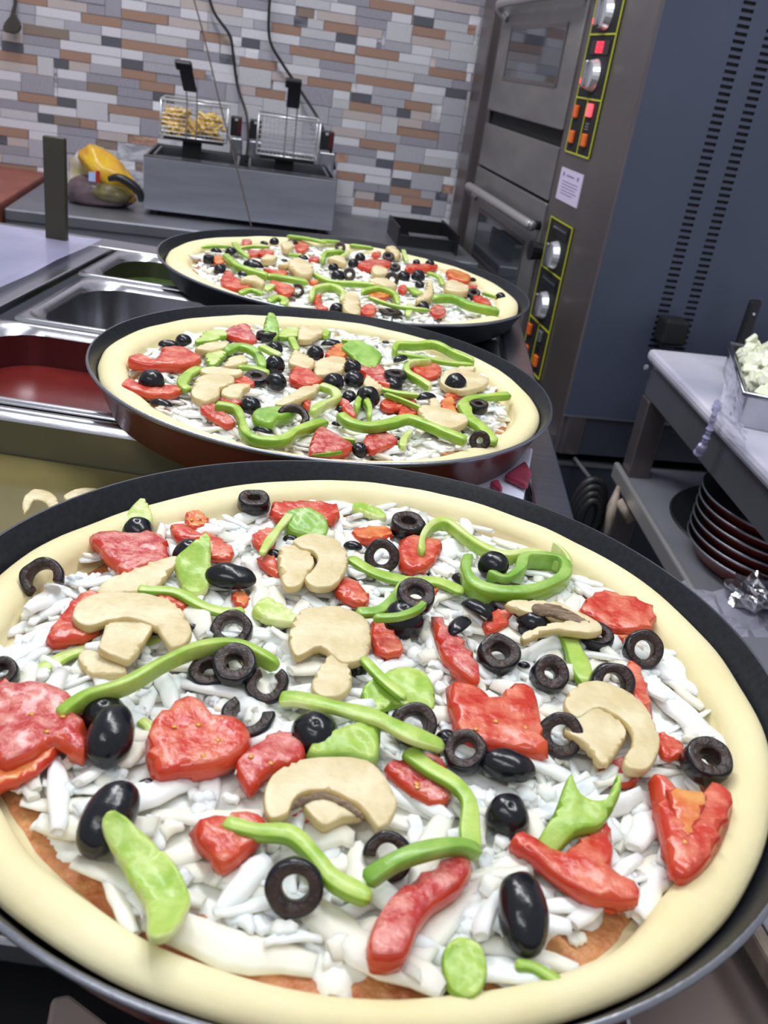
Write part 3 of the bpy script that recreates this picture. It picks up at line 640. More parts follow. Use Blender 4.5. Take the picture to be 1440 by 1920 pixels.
tw = MB().tube(P, [0.0045 + 0.0012 * math.sin(i * 1.3) + 0.001 * math.sin(i * 2.9) + (0.0025 if i > n - 8 else 0) for i in range(n)], 9); tw.build('twisted_end', 'film', t, smooth=False)
hp = [on_plane(x, y, N2, (TB(0, -0.006, 0)).dot(N2)) for x, y in ((1350, 770), (1400, 810), (1398, 840), (1356, 815))]
sheet(hp, 10, 0.003, 8).build('hanging_flap', 'clear', t, smooth=True)
# black handle behind the table and small black box on oven side
hv0 = at_v(1418, 562, VS - 0.07); hv1 = at_v(1382, 668, VS - 0.07)
t = empty('peel_handle', (hv1.x, hv1.y, hv1.z)); tag(t, 'black handle of a utensil standing behind the cheese container', 'utensil')
n_ = (hv0 - hv1).normalized(); s2 = UX; MB().box((hv0 + hv1) / 2, (0.026, (hv0 - hv1).length, 0.012), (s2, n_, n_.cross(s2))).build('grip', 'black', t, bevel=0.006)
MB().tube([hv1 + n_ * 0.085 - VX * 0.007, hv1 + n_ * 0.085 - VX * 0.009], 0.0025, 8).build('rivet', 'knob', t)
MB().box(hv1 - n_ * 0.05, (0.03, 0.10, 0.003), (s2, n_, n_.cross(s2))).build('blade', 'steel_d', t)
mb = MB(); pxbox(mb, 1252, 600, 1284, 652, VS - 0.05, 0.045); o = mb.build('black_box', 'blackm', bevel=0.006); tag(o, 'small black box between the oven vents and the white table', 'box')

# ------------------------------------------------------------------ clutter between prep table and right table
wr = empty('hose_coil', RM(0.66, 1.50, -0.60)); tag(wr, 'dark coiled hose hanging in front of the oven stand', 'hose')
cm = MB(); hc = at_v(1098, 965, 1.52)
for k in range(4):
    R = 0.062 - 0.010 * k
    cm.tube([hc + UX * (R * 0.55 * math.cos(a)) + ZX * (R * 1.25 * math.sin(a)) - VX * (0.006 * k) for a in [2 * PI * i / 32 for i in range(32)]], 0.0085, 8, closed=True)
cm.build('coil', 'cord', wr, smooth=True)
MB().tube([hc + ZX * 0.07, hc + ZX * 0.07 + VX * 0.12], 0.004, 8).build('hook', 'steel_d', wr)
P = [at_v(1136, 1010, 1.40), at_v(1148, 950, 1.42), at_v(1160, 912, 1.44)]
o = MB().tube(P, [0.006, 0.010, 0.004], 8).build('wooden_stick', 'woodl', smooth=True); tag(o, 'worn pale wooden stick leaning beside the dark coiled hose', 'stick')
P = [at_v(1160, 938, 1.42), at_v(1182, 978, 1.40)]
o = MB().tube(P, [0.008, 0.010], 8).build('wood_scrap', 'woodl', smooth=True); tag(o, 'short broken scrap of pale wood right of the leaning stick', 'wood')

# ================================================================== PREP TABLE
ZP = -0.041
BINY = [(0.900, 1.085), (0.900, 1.085)]
t = empty('prep_table', (-0.1, 0.75, -0.93)); tag(t, 'stainless steel prep table with open food bins under the pizza pans', 'table')
PREP = t
XL, XR, XBL, XBR = -1.15, 0.142, -0.43, 0.112
ybounds = [0.445, 0.663, 0.882, 1.098, 1.275]      # dividers between the bins, near to far
# rim surfaces around the well
def xy(poly, z0, z1): return MB().prism(poly, z0, z1)
xy([(XL, 1.262), (XR, 1.262), (XR, 1.318), (XL, 1.318)], ZP - 0.012, ZP).build('back_strip', 'steel', t, bevel=0.002)
xy([(XBR, 0.35), (XR, 0.35), (XR, 1.26), (XBR, 1.26)], ZP - 0.012, ZP).build('right_strip', 'steel', t, bevel=0.002)
xy([(-0.475, 0.35), (XBL - 0.003, 0.35), (XBL - 0.003, 1.26), (-0.475, 1.26)], ZP - 0.010, ZP).build('left_strip', 'steel', t, bevel=0.002)
xy([(XL, 0.20), (XBR, 0.20), (XBR, 0.43), (XL, 0.43)], ZP - 0.012, ZP).build('front_strip', 'steel', t, bevel=0.002)
MB().box((-0.504, 1.312, -0.47), (1.29, 0.012, 0.83), ((1, 0, 0), (0, 1, 0), (0, 0, 1))).build('back_panel', 'steel_d', t)
MB().box((0.135, 0.80, -0.47), (0.012, 1.0, 0.83), ((1, 0, 0), (0, 1, 0), (0, 0, 1))).build('side_panel', 'steel_d', t)
# translucent cover on the left
sg = MB(); N = 20
vs = [Vector((-1.15 + 0.695 * i / N, 0.46 + 0.80 * j / N + 0.02 * i / N, ZP + 0.006 + 0.004 * noise.noise(Vector((i * .4, j * .4, 0))))) for i in range(N + 1) for j in range(N + 1)]
sg.add(vs, [(i * (N + 1) + j, (i + 1) * (N + 1) + j, (i + 1) * (N + 1) + j + 1, i * (N + 1) + j + 1) for i in range(N) for j in range(N)])
o = sg.build('plastic_cover', 'film', smooth=True); tag(o, 'lavender translucent plastic cover lying left of the food bins', 'cover')
xy([(XL, 0.45), (-0.48, 0.45), (-0.48, 1.262), (XL, 1.262)], ZP - 0.012, ZP - 0.0005).build('left_top', 'steel_d', t)

def rrect(x0, x1, y0, y1, r, n=6):
    out = []
    for cx, cy, a0 in ((x1 - r, y1 - r, 0), (x0 + r, y1 - r, PI / 2), (x0 + r, y0 + r, PI), (x1 - r, y0 + r, 1.5 * PI)):
        for k in range(n + 1): a = a0 + PI / 2 * k / n; out.append((cx + r * math.cos(a), cy + r * math.sin(a)))
    return out
def bin_(y0, y1, label, depth, fluid, flabel, fm, fz, xl=XBL, bm_='steel'):
    ZB = ZP - 0.0052
    t = empty('food_bin', ((xl + XBR) / 2, (y0 + y1) / 2, ZB - depth)); tag(t, label, 'food bin', 'stainless food bins in the prep table')
    g = 0.004
    loops = [(rrect(xl + g, XBR - g, y0 + g, y1 - g, 0.012), ZB + 0.001), (rrect(xl + g + .001, XBR - g - .001, y0 + g + .001, y1 - g - .001, 0.012), ZB + 0.0035),
             (rrect(xl + 0.012, XBR - 0.012, y0 + 0.011, y1 - 0.011, 0.02), ZB + 0.0045), (rrect(xl + 0.018, XBR - 0.016, y0 + 0.014, y1 - 0.014, 0.04), ZB + 0.002),
             (rrect(xl + 0.021, XBR - 0.02, y0 + 0.017, y1 - 0.017, 0.045), ZB - 0.004)]
    m = MB(); n = len(loops[0][0]); vs = [Vector((x, y, z)) for L, z in loops for x, y in L]
    fs = [(k * n + i, k * n + (i + 1) % n, (k + 1) * n + (i + 1) % n, (k + 1) * n + i) for k in range(len(loops) - 1) for i in range(n)]
    m.add(vs, fs); m.build('flange', 'steel', t, smooth=True)
    a = (xl + 0.021, XBR - 0.02, y0 + 0.017, y1 - 0.017)
    loops = [(rrect(*a, 0.045), ZB - 0.004), (rrect(a[0] + .004, a[1] - .004, a[2] + .003, a[3] - .003, 0.045), ZB - depth + 0.02), (rrect(a[0] + .02, a[1] - .02, a[2] + .016, a[3] - .016, 0.035), ZB - depth)]
    m = MB(); vs = [Vector((x, y, z)) for L, z in loops for x, y in L]
    fs = [(k * n + i, k * n + (i + 1) % n, (k + 1) * n + (i + 1) % n, (k + 1) * n + i) for k in range(2) for i in range(n)] + [tuple(range(2 * n, 3 * n))]
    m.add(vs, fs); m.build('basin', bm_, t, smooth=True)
    k = (ZB - fz) / depth
    L = rrect(a[0] + .0042, a[1] - .0042, a[2] + .0032, a[3] - .0032, 0.045)
    o = MB().prism(L, ZB - depth + 0.02, fz).build(*fluid); tag(o, flabel, fm, kind='stuff')
def lvl(x, y, yy): return on_plane(x, y, Vector((0, 1, 0)), yy).z
bin_(ybounds[3], ybounds[4], 'farthest food bin, inside tinted green for the reflected peppers, behind the left rim of the far pan', 0.1, ('pepper_pieces', 'greenb'), 'green pepper pieces filling the farthest food bin', 'peppers', ZP - 0.03, bm_='steel_green')
bin_(ybounds[2], ybounds[3], 'nearly empty dark food bin beside the far pizza', 0.1, ('dark_liquid', 'darksauce'), 'shallow dark liquid in the nearly empty food bin', 'liquid', ZP - 0.07, xl=-0.415)
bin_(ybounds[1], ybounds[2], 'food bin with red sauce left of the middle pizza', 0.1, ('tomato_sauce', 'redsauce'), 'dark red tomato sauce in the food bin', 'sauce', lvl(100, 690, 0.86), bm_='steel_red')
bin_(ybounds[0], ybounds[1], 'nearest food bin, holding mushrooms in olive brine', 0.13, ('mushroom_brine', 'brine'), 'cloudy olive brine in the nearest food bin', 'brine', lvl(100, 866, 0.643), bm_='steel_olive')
# post standing at the back of the prep table
pa = at_z(98, 440, ZP)
pt = on_plane(103, 256, Vector((0, 1, 0)), 1.25).z; t = MB().box((-0.507, 1.25, (ZP + pt) / 2), (0.029, 0.012, pt - ZP), ((1, 0, 0), (0, 1, 0), (0, 0, 1)))
o = t.build('upright_post', 'post', bevel=0.002); tag(o, 'olive brown upright flat post at the back left of the prep table', 'post')
# white board and pink packets right of the middle pan
bp = [at_z(x, y, ZP + 0.006) for x, y in ((870, 925), (905, 850), (1000, 838), (978, 960))]
o = MB().prism([(p.x, p.y) for p in ((bp[0]), bp[3], bp[2], bp[1])], ZP + 0.0005, ZP + 0.006).build('white_board', 'garn', bevel=0.002); tag(o, 'white cutting board showing behind the front pan at right', 'board')
for (pts, lab) in ((((945, 890), (985, 862), (998, 885), (990, 912)), 'dark pink vacuum packet on the white board'), (((918, 902), (935, 898), (944, 916), (938, 920)), 'small pink meat slice on the white board')):
    q = [at_z(x, y, ZP + 0.012) for x, y in pts]
    o = MB().prism([(p.x, p.y) for p in q][::-1], ZP + 0.0065, ZP + 0.013).build('meat_packet', 'pinkham', bevel=0.003); tag(o, lab, 'meat')
# things under the front pan
q = [at_z(x, y, -0.09) for x, y in ((1150, 2100), (1230, 1700), (1352, 1730), (1440, 2000), (1400, 2150))]
o = MB().box((0.10, 0.10, -0.105), (0.24, 0.50, 0.01), ((1, 0, 0), (0, 1, 0), (0, 0, 1))).build('cardboard_sheet', 'cardboard', bevel=0.002); tag(o, 'grey brown cardboard sheet under the right side of the front pan', 'cardboard')
e0, e1 = at_z(1393, 1765, -0.075), at_z(1450, 1865, -0.075)
d_ = (e0 - e1).normalized(); nn = Vector((d_.y, -d_.x, 0)); 
t = empty('steel_tray', (e1.x + 0.06, e1.y, -0.10)); tag(t, 'steel tray edge sticking out right of the front pan', 'tray')
mid = (e0 + e1) / 2
MB().box(mid + nn * 0.006, (0.5, 0.007, 0.012), (d_, nn, ZX)).build('outer_rail', 'woodl', t, bevel=0.002)
MB().box(mid + nn * 0.017, (0.5, 0.010, 0.006), (d_, nn, ZX)).build('middle_rail', 'steel_d', t, bevel=0.001)
MB().box(mid + nn * 0.026, (0.5, 0.004, 0.016), (d_, nn, ZX)).build('inner_rail', 'steel', t, bevel=0.001)
MB().box(mid + nn * 0.12 - ZX * 0.006, (0.5, 0.18, 0.004), (d_, nn, ZX)).build('tray_floor', 'steel_d', t)
q = [at_z(x, y, -0.10) for x, y in ((96, 1868), (130, 1860), (260, 1960), (80, 1960))]
o = MB().prism([(p.x, p.y) for p in q][::-1], -0.108, -0.10).build('grey_cloth', 'cardboard', bevel=0.002); tag(o, 'grey cloth corner below the lower left rim of the front pan', 'cloth')
MB().box((-0.12, 0.13, -0.16), (0.5, 0.6, 0.01), ((1, 0, 0), (0, 1, 0), (0, 0, 1))).build('undershelf', 'blackm', PREP)
# mushrooms in the brine are made with the toppings below

# ================================================================== PANS AND PIZZAS
PZ = {1: dict(c=Vector((-0.001, 0.3525, 0.0)), R=0.200, tx=0.0139, ty=0.0042, H=0.0385, nm='front'),
      2: dict(c=Vector((-0.0686, 0.7460, 0.0)), R=0.198, tx=0.0, ty=0.0, H=0.040, nm='middle'),
      3: dict(c=Vector((-0.0966, 1.1915, -0.007)), R=0.2435, tx=-0.009, ty=-0.0038, H=0.033, nm='far')}
def pz(k, x, y, off):
    P = PZ[k]; return P['c'].z + P['tx'] * (x - P['c'].x) + P['ty'] * (y - P['c'].y) + off
def P3(k, px, py, off):
    P = PZ[k]; n = Vector((-P['tx'], -P['ty'], 1)); return on_plane(px, py, n, n.dot(P['c'] + Vector((0, 0, off))))
def ring_r(tab, a):
    d = math.degrees(a) % 360
    for (a0, r0), (a1, r1) in zip(tab, tab[1:] + [(tab[0][0] + 360, tab[0][1])]):
        for dd in (d, d + 360):
            if a0 <= dd <= a1: return r0 + (r1 - r0) * (0.5 - 0.5 * math.cos(PI * (dd - a0) / (a1 - a0)))
    return tab[0][1]
RO = [(4, .189), (20, .1895), (50, .1895), (92, .189), (117, .184), (145, .181), (180, .186), (240, .1895), (300, .1895)]
RO2 = [(0, .190), (60, .189), (120, .188), (180, .191), (240, .191), (300, .191)]
RI = [(13, .164), (40, .166), (60, .168), (92, .166), (127, .158), (150, .159), (180, .164), (205, .167), (240, .171), (257, .1735), (282, .1750), (300, .1745), (320, .168), (346, .168)]
ZCH = -0.0135      # mean height of the cheese under the rim
for k, P in PZ.items():
    R, H, c = P['R'], P['H'], P['c']
    M = Matrix(((1, 0, 0), (0, 1, 0), (P['tx'], P['ty'], 1)))
    t = empty('pizza_pan', (c.x, c.y, c.z - H))
    tag(t, {1: 'large black lined brown pizza pan nearest the camera, worn silver rim', 2: 'brown sided round pizza pan under the middle pizza', 3: 'round pizza pan under the far pizza, side coloured dark for its shade'}[k], 'pan', 'three round pizza pans in a row')
    o_, r_, i_ = pan_lathe(R, H, 0.0, c)
    MB().lathe(o_, c, 128, M).build('outer_shell', 'pan_red' if k < 3 else 'pan_in', t, smooth=True, origin=t.location)  # far shell takes the dark lining colour to paint in its shade
    MB().lathe(r_, c, 128, M).build('rim', 'pan_rim', t, smooth=True, origin=t.location)
    MB().lathe(i_, c, 128, M).build('nonstick_lining', 'pan_in', t, smooth=True, origin=t.location)
    # dough
    z = empty('pizza', (c.x, c.y, c.z - H + 0.004))
    tag(z, {1: 'large unbaked pizza in the front pan with thick pale crust', 2: 'unbaked pizza in the middle pan', 3: 'unbaked pizza in the far pan, farthest from the camera'}[k], 'pizza', 'three unbaked vegetable pizzas')
    s = R / 0.2; mb = MB(); NA = 160; prof = []
    for i in range(NA):
        a = 2 * PI * i / NA; d = Vector((math.cos(a), math.sin(a), 0))
        n1 = noise.noise(d * 2.2 + Vector((k * 7, 0, 0))); n2 = noise.noise(d * 6 + Vector((0, k * 5, 0)))
        ro = (ring_r(RO if k == 1 else RO2, a) + 0.0012 * n1 + 0.0008 * n2) * s
        ri = (ring_r(RI, a) + 0.0022 * n1 + 0.0014 * n2) * s
        near = max(0.0, -math.sin(a))
        top = -0.0040 + 0.0016 * n1 + 0.0008 * n2 - 0.0020 * near
        rm_ = (ro + ri) / 2; hw = (ro - ri) / 2
        L = [(R - 0.030, -H + 0.0045), (ro - 0.0065, -0.021)]
        for q in range(9):
            b_ = PI * (q / 8) * 0.98 + 0.02
            zb_ = -0.0115 + (ZCH - 0.0045 + 0.0115) * (b_ / PI); L.append((rm_ + hw * math.cos(b_) * (1 + 0.10 * math.sin(b_) * (b_ > PI / 2)), zb_ + (top - zb_) * math.sin(b_) ** 0.8))
        L += [(ri - 0.006, ZCH - 0.0055), (0.5 * ri, ZCH - 0.006), (0.0001, ZCH - 0.006)]
        prof.append([(c + M @ Vector((r * d.x, r * d.y, zz))) for r, zz in L])
    n = len(prof[0]); mb.add([p for row in prof for p in row], [(i * n + j, ((i + 1) % NA) * n + j, ((i + 1) % NA) * n + j + 1, i * n + j + 1) for i in range(NA) for j in range(n - 1)])
    mb.build('crust', 'dough', z, smooth=True)
    sm = MB(); NR = 30; vs = []
    for i in range(NR + 1):
        for j in range(96):
            a = 2 * PI * j / 96; r = ((ring_r(RI, a) - 0.0015) * s) * i / NR; x, y = r * math.cos(a), r * math.sin(a)
            zz = ZCH - 0.0035 + 0.0012 * noise.noise(Vector((x * 90, y * 90, k))) - (0.002 if i == NR else 0)
            vs.append(c + M @ Vector((x, y, zz)))
    sm.add(vs, [(i * 96 + j, i * 96 + (j + 1) % 96, (i + 1) * 96 + (j + 1) % 96, (i + 1) * 96 + j) for i in range(NR) for j in range(96)])
    sm.build('sauce_layer', 'sauce', z, smooth=True)
    P['obj'] = z
# cheese ------------------------------------------------------------
BARE = {1: [(24, 1505, .008), (125, 1640, .009), (60, 1560, .005), (345, 1775, .008), (530, 1868, .009), (470, 1850, .006), (1105, 1770, .009), (1200, 1720, .008), (745, 1850, .006), (275, 1475, .004), (20, 1090, .005), (400, 1840, .006), (160, 1700, .005), (905, 1870, .005)],
        2: [(228, 715, .006), (700, 855, .004)], 3: [(350, 518, .004)]}
rc = random.Random(11)
def shred_mesh(L, W, T, bend, seed, name='shred', wj=0.25):
    n = 7; vs = []; fs = []
    for i in range(n):
        s = i / (n - 1); x = (s - 0.5) * L; y = bend * (x * x - L * L / 8); ww = W * (0.55 + 0.45 * math.sin(PI * min(1, max(0, s * 0.9 + 0.08)))) * (1 + wj * noise.noise(Vector((s * 3, seed, 0))))
        z = 0.0022 * noise.noise(Vector((s * 2.2, seed * 3.1, 4)))
        t = T * (0.75 + 0.25 * math.sin(PI * s)); y += 0.002 * noise.noise(Vector((s * 3, seed, 9)))
        for (a, b) in ((-1, -.25), (-.72, -.8), (.72, -.8), (1, -.25), (1, .35), (.6, 1.0), (-.6, 1.0), (-1, .35)):
            vs.append(Vector((x, y + a * ww / 2, z + b * t / 2)))
    for i in range(n - 1):
        for k in range(8): fs.append((i * 8 + k, (i + 1) * 8 + k, (i + 1) * 8 + (k + 1) % 8, i * 8 + (k + 1) % 8))
    fs += [tuple(range(8))[::-1], tuple(range((n - 1) * 8, n * 8))]
    return vs, fs
VAR = []
for i in range(16):
    L = rc.uniform(0.018, 0.046); W = rc.uniform(0.0055, 0.0110); T = rc.uniform(0.0030, 0.0048)
    VAR.append(shred_mesh(L, W, T, rc.uniform(-14, 14), i * 1.7))
for i in range(8):
    VAR.append(shred_mesh(rc.uniform(0.008, 0.016), rc.uniform(0.006, 0.010), rc.uniform(0.004, 0.006), 0, 50 + i * 2.3, wj=0.9))
SH = []
for i, (vs, fs) in enumerate(VAR):
    for mname in ('cheese', 'cheese_w'):
        me = bpy.data.meshes.new('cheese_shred'); me.from_pydata([tuple(v) for v in vs], [], fs); me.materials.append(MT[mname])
        me.polygons.foreach_set('use_smooth', [True] * len(me.polygons)); SH.append(me)
def cheese(k, n_single, n_stuff, sc=1.0):
    P = PZ[k]; s = P['R'] / 0.2; c = P['c']; Z = P['obj']; zw = WORLD[Z.name]
    bare = [(P3(k, x, y, ZCH), r) for x, y, r in BARE[k]]
    def ok(x, y, m):
        for q, r in bare:
            if (q.x - x) ** 2 + (q.y - y) ** 2 < (r + m) ** 2 and rc.random() < 0.93: return False
        return True
    # bed of cheese crumbs
    mb = MB(); N = 150 if k == 1 else 90; RR = 0.178 * s; vs = []; keep = {}
    for i in range(N + 1):
        for j in range(N + 1):
            x = (i / N * 2 - 1) * RR; y = (j / N * 2 - 1) * RR; r = math.hypot(x, y); RB = (ring_r(RI, math.atan2(y, x)) - 0.002) * s
            h = 0.0022 * noise.noise(Vector((x * 70, y * 70, k * 3))) + 0.0018 * noise.noise(Vector((x * 190, y * 190, k))) + 0.0012 * noise.noise(Vector((x * 420, y * 420, k)))
            zz = ZCH - 0.0012 + h
            e = (r / RB) + 0.07 * noise.noise(Vector((x * 60, y * 60, 9)))
            if e > 0.93: zz -= (e - 0.93) * 0.12
            X = c.x + x; Y = c.y + y
            for q, rb in bare:
                d = math.hypot(q.x - X, q.y - Y) / rb
                if d < 1.2: zz -= 0.008 * max(0, 1.15 - d)
            vs.append(Vector((X, Y, pz(k, X, Y, zz)))); keep[(i, j)] = r < RB * 1.0
    fs = []
    for i in range(N):
        for j in range(N):
            if keep[(i, j)] and keep[(i + 1, j)] and keep[(i, j + 1)] and keep[(i + 1, j + 1)]:
                fs.append((i * (N + 1) + j, (i + 1) * (N + 1) + j, (i + 1) * (N + 1) + j + 1, i * (N + 1) + j + 1))
    used = sorted(set(q for f in fs for q in f)); mp = {q: i for i, q in enumerate(used)}
    mb.add([vs[q] for q in used], [tuple(mp[q] for q in f) for f in fs])
    tag(mb.build('cheese_bed', 'cheese', Z, smooth=True), kind='stuff')
    def place():
        while True:
            a = rc.uniform(0, 2 * PI); r = (ring_r(RI, a) - 0.003) * s * math.sqrt(rc.random())
            x = c.x + r * math.cos(a); y = c.y + r * math.sin(a)
            if ok(x, y, 0.004): return x, y, r
    def mtx(big):
        x, y, r = place(); tl = rc.gauss(0, 0.13); tr = rc.gauss(0, 0.30)
        e = (r / (0.166 * s)); zoff = ZCH + rc.uniform(-0.0005, 0.0030) - (0.002 if e > 0.95 else 0)
        az = rc.uniform(0, 2 * PI)
        if e > 0.9: az = math.atan2(y - c.y, x - c.x) + PI / 2 + rc.gauss(0, 0.5)
        return Matrix.Translation((x, y, pz(k, x, y, zoff))) @ Matrix.Rotation(az, 4, 'Z') @ Matrix.Rotation(tl, 4, 'Y') @ Matrix.Rotation(tr, 4, 'X') @ Matrix.Scale(sc * rc.uniform(0.8, 1.15), 4)
    for i in range(n_single):
        v = rc.randrange(0, 16); me = SH[2 * v + (0 if rc.random() < 0.6 else 1)]
        o = bpy.data.objects.new('cheese_shred', me); COL.objects.link(o); o.parent = Z
        o.matrix_local = Matrix.Translation(-zw) @ Matrix.Translation((0, 0, 0.0012)) @ mtx(True) @ Matrix.Scale(1.12 if k == 1 else 1.0, 4)
    m = MB()
    for i in range(n_stuff):
        v = rc.choice(range(24)) if rc.random() < 0.5 else rc.choice(range(16, 24)); X = mtx(False); X = X @ Matrix.Scale(0.72, 4)
        m.add([X @ q for q in VAR[v][0]], VAR[v][1], 0 if rc.random() < 0.75 else 1)
    tag(m.build('loose_cheese', ['cheese', 'cheese_w'], Z, smooth=True), kind='stuff')
cheese(1, 300, 1100); cheese(2, 300, 900, 0.85); cheese(3, 260, 1200, 0.95)

# ================================================================== TOPPINGS
rt = random.Random(21)
def pxm(k, x, y, off):           # metres per pixel across the view at a point of pizza k
    return (P3(k, x, y, off) - CAM).dot(FWD) / F_PX
def seg_d(p, a, b):
    ab = b - a; t = max(0, min(1, (p - a).dot(ab) / max(ab.length_squared, 1e-12))); return (p - a - ab * t).length
def slab(k, px, lift, T, m0, m1=None, edge=0.6, wob=0.0014, tilt=(0, 0), bend=0.0, name='slab', parent=None, seed=0, origin=None, sag=0.0, sharp=4):
    """A rounded slice: outline given by points of its rim on the pizza's plane, thickness T, pillowed edges."""
    off = ZCH + lift + T / 2
    W = [P3(k, x, y, off) for x, y in px]
    cen = sum(W, Vector()) / len(W)
    C2 = [Vector(((q.x - cen.x), (q.y - cen.y))) for q in catmull([(q.x, q.y, 0) for q in W], sharp, closed=True)]
    area_ = sum(C2[i - 1].x * C2[i].y - C2[i].x * C2[i - 1].y for i in range(len(C2)))
    if area_ < 0: C2 = C2[::-1]
    n = len(C2); xs = [p.x for p in C2]; ys = [p.y for p in C2]
    st = max(max(xs) - min(xs), max(ys) - min(ys)) / 15
    pts = list(C2); rE = T * 0.22
    def inside(p):
        r = False
        for i in range(n):
            a, b = C2[i - 1], C2[i]
            if (a.y > p.y) != (b.y > p.y) and p.x < (b.x - a.x) * (p.y - a.y) / (b.y - a.y) + a.x: r = not r
        return r
    def dist(p): return min(seg_d(p, C2[i - 1], C2[i]) for i in range(n))
    for i in range(n):
        t = (C2[(i + 1) % n] - C2[i - 1]); 
        if t.length < 1e-7: continue
        nn = Vector((-t.y, t.x)).normalized()
        for q in (0.55, 1.2):
            p = C2[i] + nn * rE * q
            if inside(p) and dist(p) > rE * q * 0.8: pts.append(p)
    x = min(xs)
    while x < max(xs):
        y = min(ys)
        while y < max(ys):
            p = Vector((x + st * 0.2 * rt.uniform(-1, 1), y + st * 0.2 * rt.uniform(-1, 1)))
            if inside(p) and dist(p) > rE * 1.4: pts.append(p)
            y += st
        x += st
    V2, _, F2, _, _, _ = delaunay_2d_cdt([p for p in pts], [(i, (i + 1) % n) for i in range(n)], [list(range(n))], 1, 1e-7)
    top, bot, vs = [], [], []; DV = []
    for p in V2:
        d = dist(p); DV.append(d); on = d < 1e-6
        q = min(d / rE, 1.0); h = T / 2 * math.sqrt(max(0, 1 - (1 - q) ** 2))
        X, Y = cen.x + p.x, cen.y + p.y
        bz = bend * (p.x * p.x + p.y * p.y) + tilt[0] * p.x + tilt[1] * p.y + 0.0010 * noise.noise(Vector((X * 60, Y * 60, seed + 3)))
        wz = wob * noise.noise(Vector((X * 170, Y * 170, seed))) * q + 0.5 * wob * noise.noise(Vector((X * 420, Y * 420, seed))) * q
        zb = pz(k, X, Y, off)
        i0 = len(vs); vs.append(Vector((X, Y, zb + bz + h + wz)))
        if on: top.append(i0); bot.append(i0)
        else: vs.append(Vector((X, Y, zb + bz - h))); top.append(i0); bot.append(i0 + 1)
    mb = MB(); fs = []; ms = []
    for f in F2:
        e = min(DV[i] for i in f) < 1e-6
        fs.append([top[i] for i in f]); ms.append(1 if (e and m1) else 0)
        fs.append([bot[i] for i in f][::-1]); ms.append(1 if m1 else 0)
    mb.add(vs, fs, ms)
    return mb.build(name, [m0] + ([m1] if m1 else []), parent, origin=origin, smooth=True)
def ribbon(k, px, w, h, m0, m1, lift=0.004, name='strip', parent=None, arch=0.0, outer=1, lifts=None, origin=None):
    """A strip with a rounded oblong section swept along a path on the pizza: w wide (pixels), h high (metres)."""
    wm = w * pxm(k, px[len(px) // 2][0], px[len(px) // 2][1], ZCH)
    h = min(h, 0.012); wm *= 0.92
    W = []
    for i, q in enumerate(px):
        l = lift if lifts is None else lifts[i]
        W.append(P3(k, q[0], q[1], ZCH + l + h / 2 + arch * math.sin(PI * i / (len(px) - 1))))
    C = catmull(W, 6); N = len(C); vs = []; fs = []; ms = []; n = 12
    for i, p in enumerate(C):
        t = (C[min(i + 1, N - 1)] - C[max(i - 1, 0)]).normalized(); s_ = t.cross(ZX)
        if s_.length < 1e-3: s_ = Vector((1, 0, 0))
        s_.normalize(); u_ = s_.cross(t).normalized()
        e = min(i, N - 1 - i) / 2.0; g = 0.45 + 0.55 * math.sqrt(max(0, 1 - (1 - min(e, 1)) ** 2))
        q = 1 + 0.35 * noise.noise(p * 60)
        for j in range(n):
            a = 2 * PI * j / n; ca, sa = math.cos(a), math.sin(a)
            x = math.copysign(abs(ca) ** 0.34, ca); y = math.copysign(abs(sa) ** 0.34, sa)
            vs.append(p + s_ * x * wm / 2 * g * q + u_ * y * h / 2 * g * (1 - 0.18 * (x if outer > 0 else -x)))
    for i in range(N - 1):
        for j in range(n):
            fs.append((i * n + j, i * n + (j + 1) % n, (i + 1) * n + (j + 1) % n, (i + 1) * n + j))
            jj = (j + 0.5) / n * 2 * PI; ms.append(1 if math.cos(jj) * outer > 0.45 else 0)
    fs += [tuple(range(n))[::-1], tuple(range((N - 1) * n, N * n))]; ms += [0, 0]
    mb = MB(); mb.add(vs, fs, ms)
    return mb.build(name, [m0, m1], parent, smooth=True, origin=origin)
def wobble(mb, c, amp, seed):
    for i, v in enumerate(mb.v):
        d = v - c; mb.v[i] = v + d.normalized() * amp * noise.noise(d * 130 + Vector((seed, 0, 0))) if d.length > 1e-6 else v
